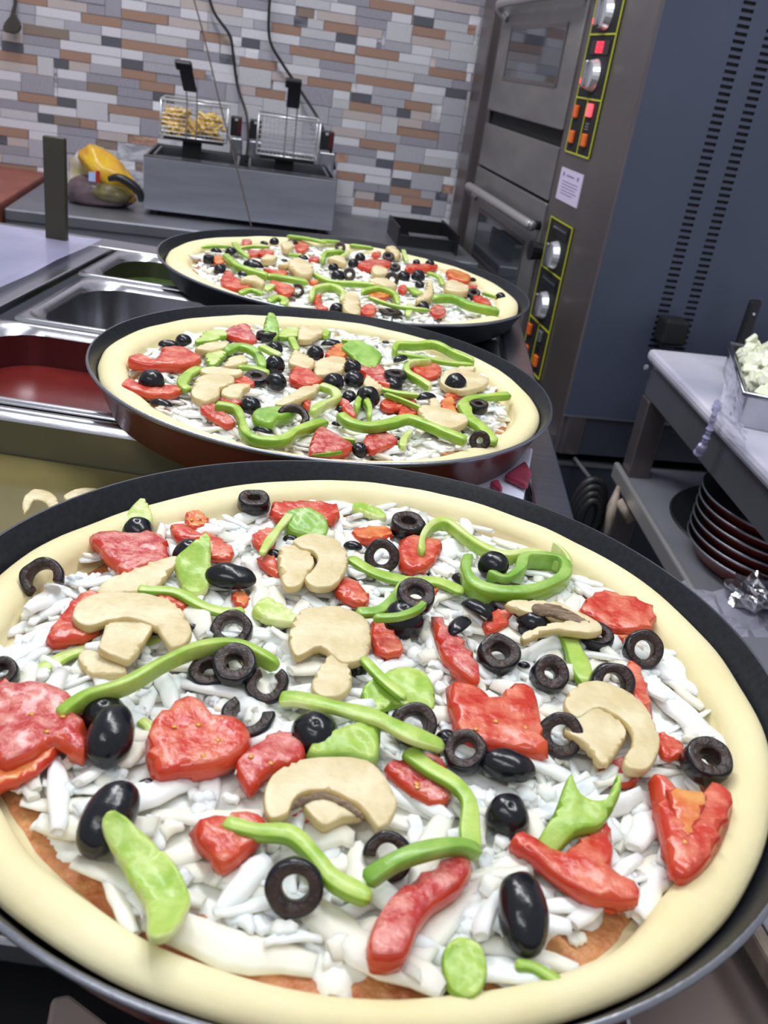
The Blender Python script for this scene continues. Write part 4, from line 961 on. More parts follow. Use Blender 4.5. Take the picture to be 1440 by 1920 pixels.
def olive(k, kind, cx, cy, w, lift=0.002, pitch=None, roll=0.0, hf=0.5, hole=0.42, gap=0.0, g0=0.0, yaw=0.0, length=1.35, name=None):
    """kind: ring, end (domed cap), whole (egg), half (cut lengthwise). pitch tips its axis towards the camera."""
    r = w / 2 * pxm(k, cx, cy, ZCH + lift); off = ZCH + lift
    pd = {'ring': 15, 'end': 8, 'whole': 75, 'half': 0}[kind] if pitch is None else pitch
    th = math.radians(pd)
    Mx = Matrix.Rotation(math.radians(yaw), 3, 'Z') @ Matrix.Rotation(math.radians(roll), 3, 'Y') @ Matrix.Rotation(th, 3, 'X')
    mb = MB(); H = 2 * r * hf
    if kind == 'ring':
        zc = abs(math.cos(th)) * H / 2 + abs(math.sin(th)) * r * 0.8
        ri = r * hole
        prof = [(ri, -H / 2), (r * 0.90, -H / 2), (r * 0.975, -H * 0.36), (r, 0), (r * 0.975, H * 0.38), (r * 0.92, H / 2 - 0.0002), (r * 0.87, H / 2), (ri * 1.12, H / 2), (ri * 1.02, H * 0.4), (ri * 0.96, 0), (ri, -H / 2)]
        mi = [1, 0, 0, 0, 0, 0, 1, 1, 1, 1]
        # centre: the traced centre is that of the upper face for flat rings
        Cc = P3(k, cx, cy, off + zc)
        mb.lathe(prof, Cc, 36, Mx, mi, gap=math.radians(gap), g0=math.radians(g0), caps=True)
    elif kind == 'end':
        zc = 0.30 * r * abs(math.cos(th)) + 0.5 * r * abs(math.sin(th))
        Cc = P3(k, cx, cy, off + zc)
        prof = [(0.0001, -0.30 * r), (r * 0.40, -0.30 * r), (r * 0.93, -0.30 * r), (r * 0.99, -0.15 * r), (r, 0.05 * r), (r * 0.95, 0.3 * r), (r * 0.82, 0.55 * r), (r * 0.62, 0.75 * r), (r * 0.36, 0.88 * r), (r * 0.12, 0.92 * r), (r * 0.05, 0.88 * r), (0.0001, 0.86 * r)]
        mb.lathe(prof, Cc, 32, Mx, [1, 1] + [0] * 9)
    elif kind == 'whole':
        zc = r * 0.95; Cc = P3(k, cx, cy, off + zc); Lh = r * length
        prof = [(0.0001, -Lh)] + [(r * math.sin(PI * i / 14) ** 0.9, -Lh * math.cos(PI * i / 14)) for i in range(1, 13)] + [(r * 0.32, Lh * 0.95), (r * 0.24, Lh * 0.93), (r * 0.22, Lh * 0.6), (0.0001, Lh * 0.58)]
        mb.lathe(prof, Cc, 32, Mx, [0] * 14 + [1, 1])
    else:
        zc = 0.42 * r; Cc = P3(k, cx, cy, off + zc)
        vs = []; fs = []; ms = []; NA, NB = 14, 12
        for i in range(NA + 1):
            a = PI * i / NA
            for j in range(NB + 1):
                b = PI * j / NB
                vs.append(Vector((r * math.cos(a) * 1.0, r * 0.62 * math.sin(a) * math.cos(b), r * 0.62 * math.sin(a) * math.sin(b))))
        for i in range(NA):
            for j in range(NB): fs.append((i * (NB + 1) + j, (i + 1) * (NB + 1) + j, (i + 1) * (NB + 1) + j + 1, i * (NB + 1) + j + 1)); ms.append(0)
        base = len(vs)
        for q, dz in ((0.78, 0.0), (0.45, 0.12)):
            for i in range(NA * 2):
                a = 2 * PI * i / (NA * 2); vs.append(Vector((r * q * math.cos(a), r * 0.62 * q * math.sin(a), r * dz)))
        outer_ = [i * (NB + 1) for i in range(NA + 1)] + [i * (NB + 1) + NB for i in range(NA - 1, 0, -1)]
        K = NA * 2
        for i in range(K):
            j = (i + 1) % K
            fs.append((outer_[i], outer_[j], base + j, base + i)); ms.append(1)
            fs.append((base + i, base + j, base + K + j, base + K + i)); ms.append(1)
        fs.append(tuple(base + K + i for i in range(K))); ms.append(1)
        mb.add([Cc + Mx @ v for v in vs], fs, ms)
    wobble(mb, Cc, r * 0.10, cx * 0.37)
    return mb.build(name or {'ring': 'olive_ring', 'end': 'olive_end', 'whole': 'black_olive', 'half': 'olive_half'}[kind], ['olive', 'olive_cut'], smooth=True)
GRP = {('olive', 1): 'black olives on the front pizza', ('olive', 2): 'black olives on the middle pizza', ('olive', 3): 'black olives on the far pizza',
       ('tomato', 1): 'tomato pieces on the front pizza', ('tomato', 2): 'tomato pieces on the middle pizza', ('tomato', 3): 'tomato pieces on the far pizza',
       ('pepper', 1): 'green pepper pieces on the front pizza', ('pepper', 2): 'green pepper pieces on the middle pizza', ('pepper', 3): 'green pepper pieces on the far pizza',
       ('mushroom', 1): 'mushroom slices on the front pizza', ('mushroom', 2): 'mushroom slices on the middle pizza', ('mushroom', 3): 'mushroom slices on the far pizza'}
REG = []     # (object, pizza, category, px, py, look) for the labels of the middle and far pizzas
def done(o, k, cat, x, y, look, label=None):
    tag(o, label, cat, GRP[(cat, k)]); REG.append((o, k, cat, x, y, look, label)); return o
F = 'on the front pizza'
def O(kind, x, y, w, lab, **kw): done(olive(1, kind, x, y, w, **kw), 1, 'olive', x, y, '', lab)
O('ring', 476, 942, 60, 'thick black olive ring touching the far crust of the front pizza', pitch=4, hf=0.42, lift=.004)
O('end', 259, 998, 58, 'glossy olive cap behind the pink tomato piece, front pizza upper left', lift=.003)
O('half', 220, 997, 26, 'tiny black olive scrap beside pale pepper, front pizza upper left', lift=.003)
O('ring', 80, 1085, 80, 'open curled olive ring nearest the left far crust of the front pizza', pitch=40, gap=110, g0=-60, hf=.34, hole=.55)
O('end', 355, 1040, 62, 'olive cap half covered by a small green pepper square, front pizza', lift=.004)
O('half', 432, 1085, 92, 'large olive half, cut face up, right of the small pepper square', pitch=12, lift=.004)
O('ring', 435, 1182, 76, 'black olive ring right of the big T-shaped mushroom slice', pitch=32, hf=.36, hole=.5)
O('ring', 392, 1262, 78, 'lower olive ring of the overlapping pair under the long arched pepper', pitch=14, hf=.4)
O('ring', 440, 1246, 82, 'upper olive ring of the overlapping pair under the long arched pepper', pitch=24, hf=.34, lift=.008)
O('ring', 500, 1284, 78, 'notched olive ring open at the top, right of the overlapping pair', pitch=34, gap=70, g0=90, hf=.3, hole=.5)
O('ring', 465, 1345, 96, 'wide C-shaped olive slice above the big tomato chunk ' + F, pitch=20, gap=120, g0=75, hf=.32, hole=.5)
O('ring', 6, 1262, 58, 'olive ring cut off by the left edge of the picture', pitch=30, hf=.5)
O('end', 196, 1343, 82, 'rear olive of the stacked pair at the right end of the left tomato', lift=.003)
O('whole', 207, 1380, 84, 'glossy whole olive in front of the stacked pair by the left tomato', pitch=-72, yaw=4, lift=.004, length=1.45)
O('half', 361, 1177, 24, 'tiny olive scrap at the right rim of the T-shaped mushroom slice', lift=.004)
O('end', 590, 1378, 88, 'shiny round olive above the pale pepper block at the pizza centre', pitch=20, lift=.004)
O('end', 672, 1254, 40, 'small dark olive partly under the centre pepper strip', lift=.002)
O('half', 512, 1040, 36, 'dark olive scrap behind the left edge of the upper mushroom slice', lift=.004)
O('half', 545, 1012, 30, 'small dark olive scrap above the upper mushroom slice stem', lift=.005)
O('half', 662, 1026, 36, 'flat black olive scrap right of the upper mushroom slice', lift=.003)
O('ring', 765, 986, 64, 'thick flat olive ring beside the orange tomato near the far crust', pitch=6, hf=.42, lift=.004)
O('ring', 716, 1043, 64, 'upright olive ring with red tomato seen in its hole', pitch=62, hf=.3, hole=.45, lift=.003)
O('whole', 925, 1060, 52, 'glossy olive lying inside the big green pepper ring', pitch=80, yaw=70, lift=.006, length=1.1)
O('half', 866, 1090, 46, 'broken olive piece at the left rim of the big green pepper ring', lift=.003, yaw=-40)
O('ring', 780, 1118, 70, 'olive ring on top of the curled pepper left of the olive cluster', pitch=25, hf=.45, lift=.009)
O('end', 755, 1165, 76, 'olive cap beneath the curled pepper piece, upper centre', lift=.003)
O('half', 893, 1148, 70, 'rear wedge of a split olive below the big pepper ring', yaw=-35, lift=.005, pitch=-30)
O('half', 862, 1180, 66, 'front wedge of a split olive above the long red tomato sliver', yaw=60, lift=.006, pitch=-40)
O('ring', 955, 1128, 92, 'dark olive ring mostly hidden under the big pepper ring front side', pitch=8, hf=.3, lift=.001)
O('end', 1000, 1172, 66, 'olive cap pinned under the gilled mushroom slice', lift=.003, pitch=14)
O('ring', 1118, 1194, 62, 'olive ring at the right tip of the gilled mushroom slice', pitch=10, hf=.42, lift=.003)
O('ring', 1205, 1218, 72, 'tilted olive ring below the flat red tomato near the right crust', pitch=52, hf=.38, hole=.5)
O('ring', 935, 1228, 76, 'clean olive ring right of the long red tomato sliver', pitch=26, hf=.44, hole=.44)
O('half', 982, 1248, 24, 'small square olive scrap between two olive rings, right of centre', lift=.003)
O('ring', 1030, 1265, 68, 'tapered olive ring left of the straight green pepper piece', pitch=38, hf=.55, hole=.36)
O('ring', 1147, 1283, 80, 'olive ring behind the big cream mushroom slice at right', pitch=48, hf=.32, hole=.5)
O('ring', 775, 1360, 82, 'olive ring crossed by the long diagonal pepper strip', pitch=36, hf=.45, hole=.5)
O('ring', 872, 1408, 80, 'crushed olive ring of the pair below the wet tomato chunk', pitch=26, hf=.42, hole=.5, roll=-14)
O('end', 838, 1390, 46, 'small olive cap joined to the crushed ring below the wet tomato', lift=.005)
O('half', 953, 1437, 104, 'long olive half lying cut side up below the wet tomato chunk', pitch=22, lift=.003)
O('ring', 1052, 1378, 84, 'olive ring partly beneath the stem of the big cream mushroom', pitch=46, roll=-20, hf=.34, hole=.46)
O('ring', 1325, 1428, 88, 'large thick olive ring nearest the right crust of the front pizza', pitch=18, hf=.48, hole=.42, lift=.003)
O('whole', 203, 1535, 92, 'big whole olive standing on end above the large leaf of pepper', pitch=-68, yaw=-16, lift=.003, length=1.6)
O('half', 275, 1474, 46, 'small broken olive right of the big whole olive, lower left', yaw=30, pitch=-20)
O('ring', 552, 1664, 108, 'large upright olive ring with cheese in its hole, lower centre', pitch=58, hf=.26, hole=.46, lift=.003)
O('ring', 727, 1606, 92, 'olive ring under the bent pepper strip, lower centre', pitch=48, hf=.32, hole=.5, gap=30, g0=200)
O('end', 951, 1530, 82, 'round olive cap alone on cheese left of the folded pepper', pitch=14, lift=.003)
O('whole', 980, 1712, 90, 'largest olive, oval with a split, near the near right crust', pitch=-72, yaw=8, lift=.003, length=1.7)

def T(px, lab, lift=.003, th=.005, m='tom', seeds=0, **kw):
    o = slab(1, px, lift, th, m, 'tom_skin', name='tomato_piece', seed=len(REG) * 1.3, sharp=2, wob=kw.pop('wob', .0013), **kw)
    cx = sum(p[0] for p in px) / len(px); cy = sum(p[1] for p in px) / len(px)
    for i in range(seeds):
        q = (cx + rt.uniform(-.28, .28) * (max(p[0] for p in px) - min(p[0] for p in px)), cy + rt.uniform(-.24, .24) * (max(p[1] for p in px) - min(p[1] for p in px)))
        c = P3(1, q[0], q[1], ZCH + lift + th + .0001); M = Matrix.Rotation(rt.uniform(0, 3), 3, 'Z')
        MB().lathe([(.0001, -.0005), (.0009, -.0003), (.0012, .0001), (.0007, .0004), (.0001, .0005)], c, 10, M).build('seed', 'seed', o, smooth=True)
    return done(o, 1, 'tomato', cx, cy, '', lab)
T([(165,1008),(215,1003),(243,1008),(302,1000),(318,1055),(262,1072),(230,1084),(206,1058),(186,1040)], 'pink wet tomato square near the left far crust', m='tom_pink', th=.008, lift=.004)
T([(318,992),(345,988),(372,1003),(398,1005),(436,1027),(434,1050),(395,1048),(378,1022),(332,1014)], 'curved red tomato scrap right of the pink tomato square', m='tom', lift=.004)
T([(347,968),(372,962),(392,975),(384,990),(352,990)], 'small orange tomato bit above the curved red scrap', m='tom_or', th=.005, seeds=2)
T([(508,952),(560,946),(633,954),(626,984),(570,976),(515,978)], 'wide red tomato slice by the far crust beside the thick olive ring', th=.008, lift=.004)
T([(471,1006),(498,994),(520,1004),(512,1028),(482,1030)], 'red tomato piece left of the dark green pepper, far side', lift=.003)
T([(479,1052),(502,1042),(528,1062),(527,1086),(500,1074)], 'red tomato corner left of the upper mushroom stem', lift=.003)
T([(624,1102),(650,1080),(693,1120),(680,1139),(640,1126)], 'red tomato wedge below the upper mushroom slice', lift=.003)
T([(85,1206),(110,1160),(150,1120),(188,1120),(188,1190),(122,1212)], 'red tomato wedge under the T-shaped mushroom cap', lift=.002, th=.007)
T([(288,1112),(330,1116),(362,1140),(312,1142)], 'narrow red tomato under the short pepper strip, upper left', lift=.002)
T([(434,1112),(465,1112),(469,1142),(440,1137)], 'small orange red tomato under the right end of short strip', m='tom_or', lift=.002)
T([(-30,1292),(60,1290),(110,1300),(150,1330),(166,1400),(150,1432),(100,1402),(60,1430),(-30,1440)], 'large wet tomato half at the left edge of the picture', m='tom_pink', th=.010, lift=.003, seeds=3)
T([(-30,1430),(40,1412),(98,1392),(112,1408),(70,1455),(0,1482),(-30,1490)], 'orange tomato rind below the large tomato at the left edge', m='tom_or', lift=.003, th=.006)
T([(272,1392),(298,1348),(350,1316),(384,1330),(400,1350),(442,1358),(472,1390),(455,1422),(400,1450),(330,1456),(282,1456)], 'big red tomato chunk left of the C-shaped olive slice', m='tom', th=.010, lift=.003, seeds=4)
T([(440,1440),(470,1412),(522,1375),(570,1400),(566,1438),(508,1456),(472,1492),(452,1470)], 'red tomato with yellow seed left of the shiny round olive', m='tom_pink', th=.008, lift=.003, seeds=3)
T([(664,993),(720,990),(736,1008),(692,1020),(664,1010)], 'orange tomato strip behind the upright olive ring', m='tom_or', lift=.003)
T([(750,1012),(800,1014),(828,1020),(824,1042),(800,1070),(748,1068)], 'red tomato square below the thick flat olive ring', lift=.003, th=.007)
T([(694,1172),(725,1168),(753,1210),(750,1230),(702,1228)], 'red tomato right of the striped centre mushroom', lift=.002)
T([(808,1156),(832,1166),(872,1210),(898,1260),(894,1290),(858,1270),(830,1240),(814,1200)], 'long red tomato sliver left of the clean olive ring', m='tom_pink', th=.008, lift=.003)
T([(835,1292),(870,1290),(902,1302),(925,1315),(960,1290),(1000,1302),(1012,1350),(1018,1382),(1028,1422),(960,1412),(880,1398),(850,1368)], 'wet tomato chunk with orange tip, right of centre', m='tom', th=.009, lift=.004, seeds=3)
T([(902,1172),(930,1142),(960,1138),(970,1156),(926,1190)], 'small red tomato between split olive and gilled mushroom', lift=.003)
T([(1085,1146),(1110,1120),(1152,1118),(1223,1146),(1222,1180),(1160,1184),(1110,1162)], 'flat red tomato piece nearest the right far crust', m='tom', th=.006, lift=.005, tilt=(0, .1))
T([(1140,1180),(1170,1178),(1200,1190),(1185,1205),(1150,1200)], 'orange tomato flesh under the flat red piece, right', m='tom_or', lift=.001)
T([(1165,1262),(1190,1240),(1214,1290),(1224,1350),(1205,1348),(1176,1300)], 'narrow red tomato behind the big cream mushroom', lift=.004)
T([(782,1104),(805,1098),(822,1112),(800,1124)], 'tiny orange tomato bit behind the ring on curled pepper', m='tom_or', lift=.002, th=.004)
T([(1228,1376),(1262,1388),(1282,1402),(1278,1422),(1238,1424)], 'small red tomato between mushroom cap and large right ring', lift=.003)
T([(1215,1466),(1245,1468),(1275,1500),(1300,1512),(1325,1478),(1360,1490),(1373,1522),(1350,1590),(1312,1640),(1266,1654),(1238,1590)], 'big red tomato slice with yellow core at the right crust', m='tom', th=.010, lift=.004, seeds=3)
T([(1246,1482),(1292,1488),(1326,1494),(1312,1540),(1290,1582),(1274,1560)], 'yellow tomato core inside the big right hand slice', m='tom_or', th=.004, lift=.0116, wob=.0008)
T([(953,1588),(978,1568),(1030,1602),(1060,1600),(1100,1562),(1138,1542),(1150,1600),(1146,1640),(1188,1662),(1196,1698),(1120,1696),(1060,1666),(1000,1622)], 'forked red tomato under the folded green pepper', m='tom', th=.008, lift=.004)
T([(690,1760),(722,1700),(780,1650),(850,1617),(886,1635),(860,1680),(812,1712),(780,1760),(756,1812),(702,1816),(686,1800)], 'long glossy red tomato wedge near the near crust', m='tom_pink', th=.011, lift=.004)
T([(353,1566),(400,1540),(462,1530),(500,1552),(480,1592),(422,1636),(394,1620)], 'red tomato under the left end of the wavy pepper strip', m='tom', th=.009, lift=.003)
T([(720,1442),(760,1425),(830,1420),(846,1500),(802,1512),(742,1472)], 'pink seedy tomato right of the large arched mushroom', m='tom_pink', th=.007, lift=.002, seeds=3)
T([(542,1532),(600,1522),(622,1555),(572,1552)], 'red tomato scrap peeking below the large arched mushroom', lift=.001)
T([(1120,1440),(1170,1422),(1202,1440),(1190,1476),(1140,1470)], 'dark red tomato scrap below the big cream mushroom', m='tom_pink', lift=.001)
T([(1128,1700),(1150,1690),(1165,1700),(1150,1710)], 'tiny tomato flake below the forked tomato', lift=.002, th=.003)

def PP(px, lab, lift=.005, th=.0045, m='pep', m1='pep_l', **kw):
    o = slab(1, px, lift, th, m, m1, name='pepper_piece', seed=len(REG) * 1.1, **kw)
    return done(o, 1, 'pepper', sum(p[0] for p in px) / len(px), sum(p[1] for p in px) / len(px), '', lab)
def PR(px, w, lab, h=.0032, m='pep', m1='pep_skin', **kw):
    o = ribbon(1, px, w, h, m, m1, name='pepper_strip', **kw)
    return done(o, 1, 'pepper', px[len(px) // 2][0], px[len(px) // 2][1], '', lab)
PP([(216,992),(240,966),(268,950),(285,972),(280,992),(236,1002)], 'pale pepper piece against the left far crust', tilt=(0, .25), m='pep_l')
PP([(326,1056),(356,1040),(390,1030),(395,1062),(390,1090),(350,1092)], 'small green pepper square over an olive cap', tilt=(0, .45), lift=.009, m='pep')
PR([(258,1106),(285,1108),(330,1112),(385,1140),(428,1150),(458,1146)], 24, 'short green strip right of the flat mushroom slice', lift=.006)
PP([(472,1146),(500,1125),(558,1160),(556,1172),(512,1168)], 'pale green pepper chip left of the striped centre mushroom', m='pep_l', tilt=(.1, .1))
PR([(110,1345),(160,1310),(235,1285),(310,1243),(380,1215),(450,1213),(522,1250)], 24, 'long arched pepper strip running below the T-shaped mushroom', h=.007, arch=.006, lift=.007, m='pep', outer=-1)
PR([(20,1288),(80,1256),(135,1226),(200,1212),(330,1200)], 26, 'wide pale pepper strip passing under the T-shaped mushroom', m='pep_l', m1='pep', lift=.001, h=.003)
PP([(532,975),(570,970),(612,985),(608,1006),(545,1000)], 'dark green pepper block by the wide far tomato slice', m='pep_d', m1='pep_skin', th=.008, tilt=(0, .3))
PR([(550,958),(524,990),(505,1015),(490,1040)], 17, 'light green sliver crossing left of the dark green block', m='pep_l', m1='pep', lift=.011, h=.003)
PP([(662,946),(690,948),(722,966),(718,976),(668,962)], 'thin green chip lying at the far crust', m='pep')
PR([(655,1046),(700,1074),(760,1090),(820,1092),(868,1112)], 27, 'green strip right of the upper mushroom slice', lift=.006)
PR([(790,1042),(792,1012),(812,988),(840,986),(885,1020),(940,1046),(1000,1042),(1050,1062),(1062,1068)], 14, 'thin curling pepper loop behind the big pepper ring', h=.008, lift=.006, m='pep_l', m1='pep')
PR([(1062,1080),(1066,1056),(1052,1036),(1036,1024)], 12, 'small upturned pepper tip at the right end of the thin loop', h=.007, lift=.008, m='pep_l', m1='pep')
PR([(876,1048),(872,1078),(892,1106),(940,1118),(1000,1114),(1050,1092),(1060,1068),(1040,1052),(985,1050),(972,1075),(945,1092),(915,1080)], 21, 'big green pepper ring holding a glossy olive', h=.010, lift=.006, m='pep_d', m1='pep_skin')
PR([(668,1150),(712,1146),(742,1120),(760,1095)], 22, 'left arm of the curled pepper by the olive cap', h=.004, lift=.008, m='pep_d')
PR([(700,1160),(745,1158),(780,1146),(796,1132)], 14, 'thin lower rim of the curled pepper below an olive ring', h=.004, lift=.016, m='pep_d')
PR([(1060,1192),(1078,1230),(1098,1284)], 38, 'straight green pepper piece between rings, right of centre', lift=.005, h=.005)
PP([(680,1292),(740,1266),(790,1270),(813,1300),(810,1332),(760,1322),(692,1332)], 'broad green pepper leaf at the pizza centre', m='pep', m1='pep_skin', th=.004, tilt=(0, .2))
PR([(678,1234),(714,1272),(760,1312)], 20, 'narrow green strip over the broad centre leaf', lift=.010, m='pep')
PR([(524,1312),(560,1312),(620,1326),(700,1346),(762,1375),(832,1402)], 32, 'long diagonal pepper strip crossing an olive ring', lift=.012, h=.004, m='pep', m1='pep_l', lifts=[.005, .007, .010, .013, .016, .012])
PP([(575,1412),(600,1390),(650,1376),(706,1362),(712,1400),(702,1430),(640,1424),(584,1426)], 'pale green pepper block below the shiny round olive', m='pep', m1='pep_d', th=.009, lift=.004, tilt=(0, .15))
PR([(762,1408),(800,1440),(850,1470),(878,1505),(880,1560),(884,1596)], 34, 'bent pepper strip going down from the diagonal strip', lift=.009, h=.004, m='pep', m1='pep_skin')
PR([(896,1598),(860,1586),(800,1594),(740,1616),(684,1652)], 36, 'arched pepper strip over the lower centre olive ring', lift=.011, h=.005, m='pep_d', m1='pep_skin', arch=.006)
PP([(1010,1568),(1038,1525),(1062,1472),(1086,1502),(1130,1510),(1150,1474),(1159,1500),(1130,1546),(1082,1558),(1034,1592)], 'folded green pepper on top of the forked tomato', m='pep', m1='pep_skin', th=.005, lift=.012, tilt=(0, .35))
PR([(418,1546),(480,1562),(545,1568),(590,1610),(625,1652),(696,1688)], 36, 'wavy pepper strip below the large arched mushroom', lift=.009, h=.005, m='pep', m1='pep_skin')
PP([(190,1582),(216,1560),(262,1578),(322,1622),(356,1690),(346,1740),(312,1792),(276,1788),(272,1712),(232,1642)], 'large green pepper leaf at the lower left', m='pep', m1='pep_l', th=.005, lift=.006, bend=12)
PP([(830,1788),(860,1768),(900,1784),(913,1830),(890,1872),(852,1862),(830,1828)], 'small oval green pepper disc by the near crust', m='pep', m1='pep_skin', th=.004, tilt=(0, .2))
PR([(966,1812),(1000,1816),(1052,1848)], 24, 'short green end piece under the largest olive, near crust', lift=.004, m='pep')
PR([(262,1352),(276,1362),(284,1376)], 18, 'tiny pale pepper chip right of the stacked olives', m='pep_l', m1='pep', h=.003, lift=.003)

def MU(cap, stem, lab, gill=None, lift=.006, th=.0046, k=1, m0='mush', look='', tilt=(0, 0)):
    cx = sum(p[0] for p in cap) / len(cap); cy = sum(p[1] for p in cap) / len(cap)
    t = empty('mushroom_slice', P3(k, cx, cy, ZCH + lift))
    slab(k, cap, lift, th, m0, 'mush_e', name='cap', parent=t, seed=cx, edge=.8, wob=.0009, tilt=tilt)
    if stem: slab(k, stem, lift - .0008, th, m0, 'mush_e', name='stem', parent=t, seed=cy, edge=.8, wob=.0009, tilt=tilt)
    if gill: slab(k, gill, lift + th * 0.55, .0028, 'gill', None, name='gills', parent=t, seed=cy, wob=.0016)
    return done(t, k, 'mushroom', cx, cy, look, lab)
MU([(135,1162),(150,1132),(200,1116),(270,1117),(330,1138),(359,1182),(352,1208),(322,1222),(308,1204),(288,1180),(240,1168),(200,1172),(160,1180)], [(205,1160),(240,1155),(286,1172),(276,1200),(246,1241),(212,1236),(184,1222),(190,1200)], 'large T-shaped mushroom slice at upper left', lift=.009)
MU([(184,1102),(230,1080),(320,1060),(331,1070),(290,1108),(240,1112),(190,1120)], None, 'flat mushroom slice under the pink tomato square', lift=.005, tilt=(0, .2))
MU([(145,1237),(170,1225),(232,1254),(230,1270),(172,1270)], None, 'small mushroom scrap below the T-shaped slice stem', lift=.003)
MU([(549,1018),(590,1004),(640,1024),(653,1060),(630,1100),(592,1106),(570,1090),(584,1074),(594,1056),(586,1040),(560,1034)], [(522,1036),(570,1030),(590,1058),(572,1090),(560,1104),(530,1100)], 'curled mushroom slice near the far crust centre', lift=.009)
MU([(540,1200),(560,1152),(620,1139),(682,1160),(696,1200),(682,1240),(640,1246),(600,1220),(556,1236)], [(618,1232),(650,1240),(660,1290),(630,1314),(592,1310),(584,1280)], 'striped mushroom slice at the pizza centre', lift=.008)
MU([(980,1190),(1040,1172),(1110,1168),(1129,1186),(1100,1193),(1040,1187),(985,1206)], [(945,1136),(985,1130),(1050,1137),(1112,1166),(1126,1182),(1090,1178),(1040,1162),(985,1152)], 'gilled mushroom slice folded over an olive cap, right', gill=[(1000,1136),(1050,1140),(1105,1166),(1090,1172),(1040,1156),(1005,1150)], lift=.012)
MU([(1055,1322),(1080,1290),(1130,1284),(1200,1320),(1234,1380),(1232,1420),(1212,1447),(1180,1450),(1166,1430),(1184,1392),(1165,1356),(1122,1334),(1080,1352)], [(1054,1370),(1110,1332),(1170,1366),(1166,1400),(1132,1438),(1092,1400)], 'big cream mushroom slice near the right crust', lift=.010)
MU([(493,1502),(508,1460),(560,1430),(640,1425),(700,1440),(740,1500),(740,1530),(712,1561),(692,1540),(664,1508),(606,1486),(558,1498),(540,1530),(505,1542)], [(566,1506),(600,1492),(642,1504),(682,1534),(642,1542),(604,1556),(576,1532)], 'large arched mushroom slice below the centre', gill=[(545,1520),(560,1500),(606,1488),(660,1510),(685,1538),(660,1524),(606,1500),(568,1510)], lift=.009)

# ------------------------------------------------------------------ the middle and far pizzas
def O2(k, L):
    for q in L:
        kind, x, y, w = q[:4]; kw = q[4] if len(q) > 4 else {}
        kk = {'r': 'ring', 'e': 'end', 'w': 'whole', 'h': 'half'}[kind]
        look = {'r': 'black olive ring', 'e': 'round black olive cap', 'w': 'whole black olive', 'h': 'broken black olive piece'}[kind]
        if kw.get('gap'): look = 'curved black olive strip'
        done(olive(k, kk, x, y, w, **{**dict(lift=.004), **kw}), k, 'olive', x, y, look)
O2(2, [('h',316,648,38,dict(yaw=20)),('e',344,640,30),('e',285,716,48,dict(lift=.007)),('h',302,760,42,dict(pitch=-20)),('r',499,630,37,dict(pitch=-4,hf=.42,lift=.006)),('e',516,655,30),
('e',515,686,40,dict(pitch=60)),('r',481,708,46,dict(pitch=10,hf=.25)),('w',518,716,34,dict(pitch=80,yaw=60,length=1.15)),('e',591,665,33,dict(pitch=70)),('h',622,648,40,dict(yaw=25,pitch=-20)),('e',625,718,40,dict(lift=.006)),
('e',660,690,34,dict(lift=.008)),('e',664,713,38,dict(lift=.007)),('w',690,745,42,dict(pitch=70,length=1.05)),('e',655,747,30,dict(lift=.002)),('e',640,770,24,dict(lift=.002)),('r',741,706,42,dict(pitch=2,hf=.42,lift=.006)),
('h',752,676,34,dict(yaw=50,pitch=-40,lift=.012)),('e',737,724,36,dict(lift=.002)),('h',800,748,42,dict(yaw=35,pitch=-30,lift=.006)),('e',854,720,40,dict(pitch=75,lift=.008)),('r',897,763,36,dict(pitch=6,hf=.5,lift=.008)),('r',899,826,38,dict(pitch=72,hf=.4,hole=.35,length=1)),
('e',673,845,32,dict(roll=30)),('h',632,796,22),('h',742,823,20),('e',470,762,38,dict(lift=.005)),('r',548,785,60,dict(pitch=35,gap=170,g0=-110,hf=.25,hole=.62)),('h',493,809,38,dict(pitch=-10)),('h',723,643,14),('h',860,813,24,dict(lift=.001))])
O2(3, [('r',391,486,20,dict(pitch=0,hf=.7,lift=.006)),('h',405,472,22),('e',412,506,24,dict(roll=-20)),('e',433,474,22,dict(roll=-30)),('h',457,516,24),('h',475,499,38),('h',500,494,24,dict(yaw=30)),('e',514,454,18,dict(lift=.006)),
('h',495,457,18,dict(yaw=-30)),('h',548,457,24),('e',603,455,16),('r',638,464,20,dict(pitch=60,hf=.5)),('h',568,485,22),('h',533,489,12),('e',625,503,20,dict(lift=.008)),('e',633,519,26),('r',655,515,24,dict(pitch=65,hf=.5)),
('e',662,495,20,dict(lift=.008)),('e',675,484,20,dict(lift=.007)),('r',728,482,22,dict(pitch=30,hf=.4)),('r',741,502,20,dict(pitch=20,hf=.4,lift=.008)),('r',735,524,26,dict(pitch=70,hf=.3)),('e',757,520,24),('h',697,514,12),
('r',557,545,26,dict(pitch=55,gap=80,g0=170,hf=.3,hole=.6)),('e',632,581,28,dict(lift=.006)),('h',742,558,22,dict(yaw=-50,pitch=-40,lift=.006)),('r',732,585,44,dict(pitch=0,hf=.12)),('e',781,493,15,dict(lift=.010)),('e',806,495,18,dict(lift=.009)),
('e',784,519,26,dict(lift=.008)),('e',787,535,18),('e',792,577,26),('r',888,552,24,dict(pitch=30)),('h',885,525,16,dict(lift=.006,pitch=-50)),('e',938,558,20,dict(roll=-30)),('r',745,601,24,dict(pitch=20,gap=200,g0=-60,hf=.14,hole=.8))])
def T2(k, L):
    for q in L:
        px, m = q[0], q[1]; kw = q[2] if len(q) > 2 else {}
        o = slab(k, px, **{**dict(lift=.004, T=.0055, m0=m, m1='tom_skin', name='tomato_piece', seed=len(REG)), **kw})
        done(o, k, 'tomato', sum(p[0] for p in px) / len(px), sum(p[1] for p in px) / len(px), {'tom': 'red tomato piece', 'tom_pink': 'pinkish red tomato piece', 'tom_or': 'orange tomato piece'}[m])
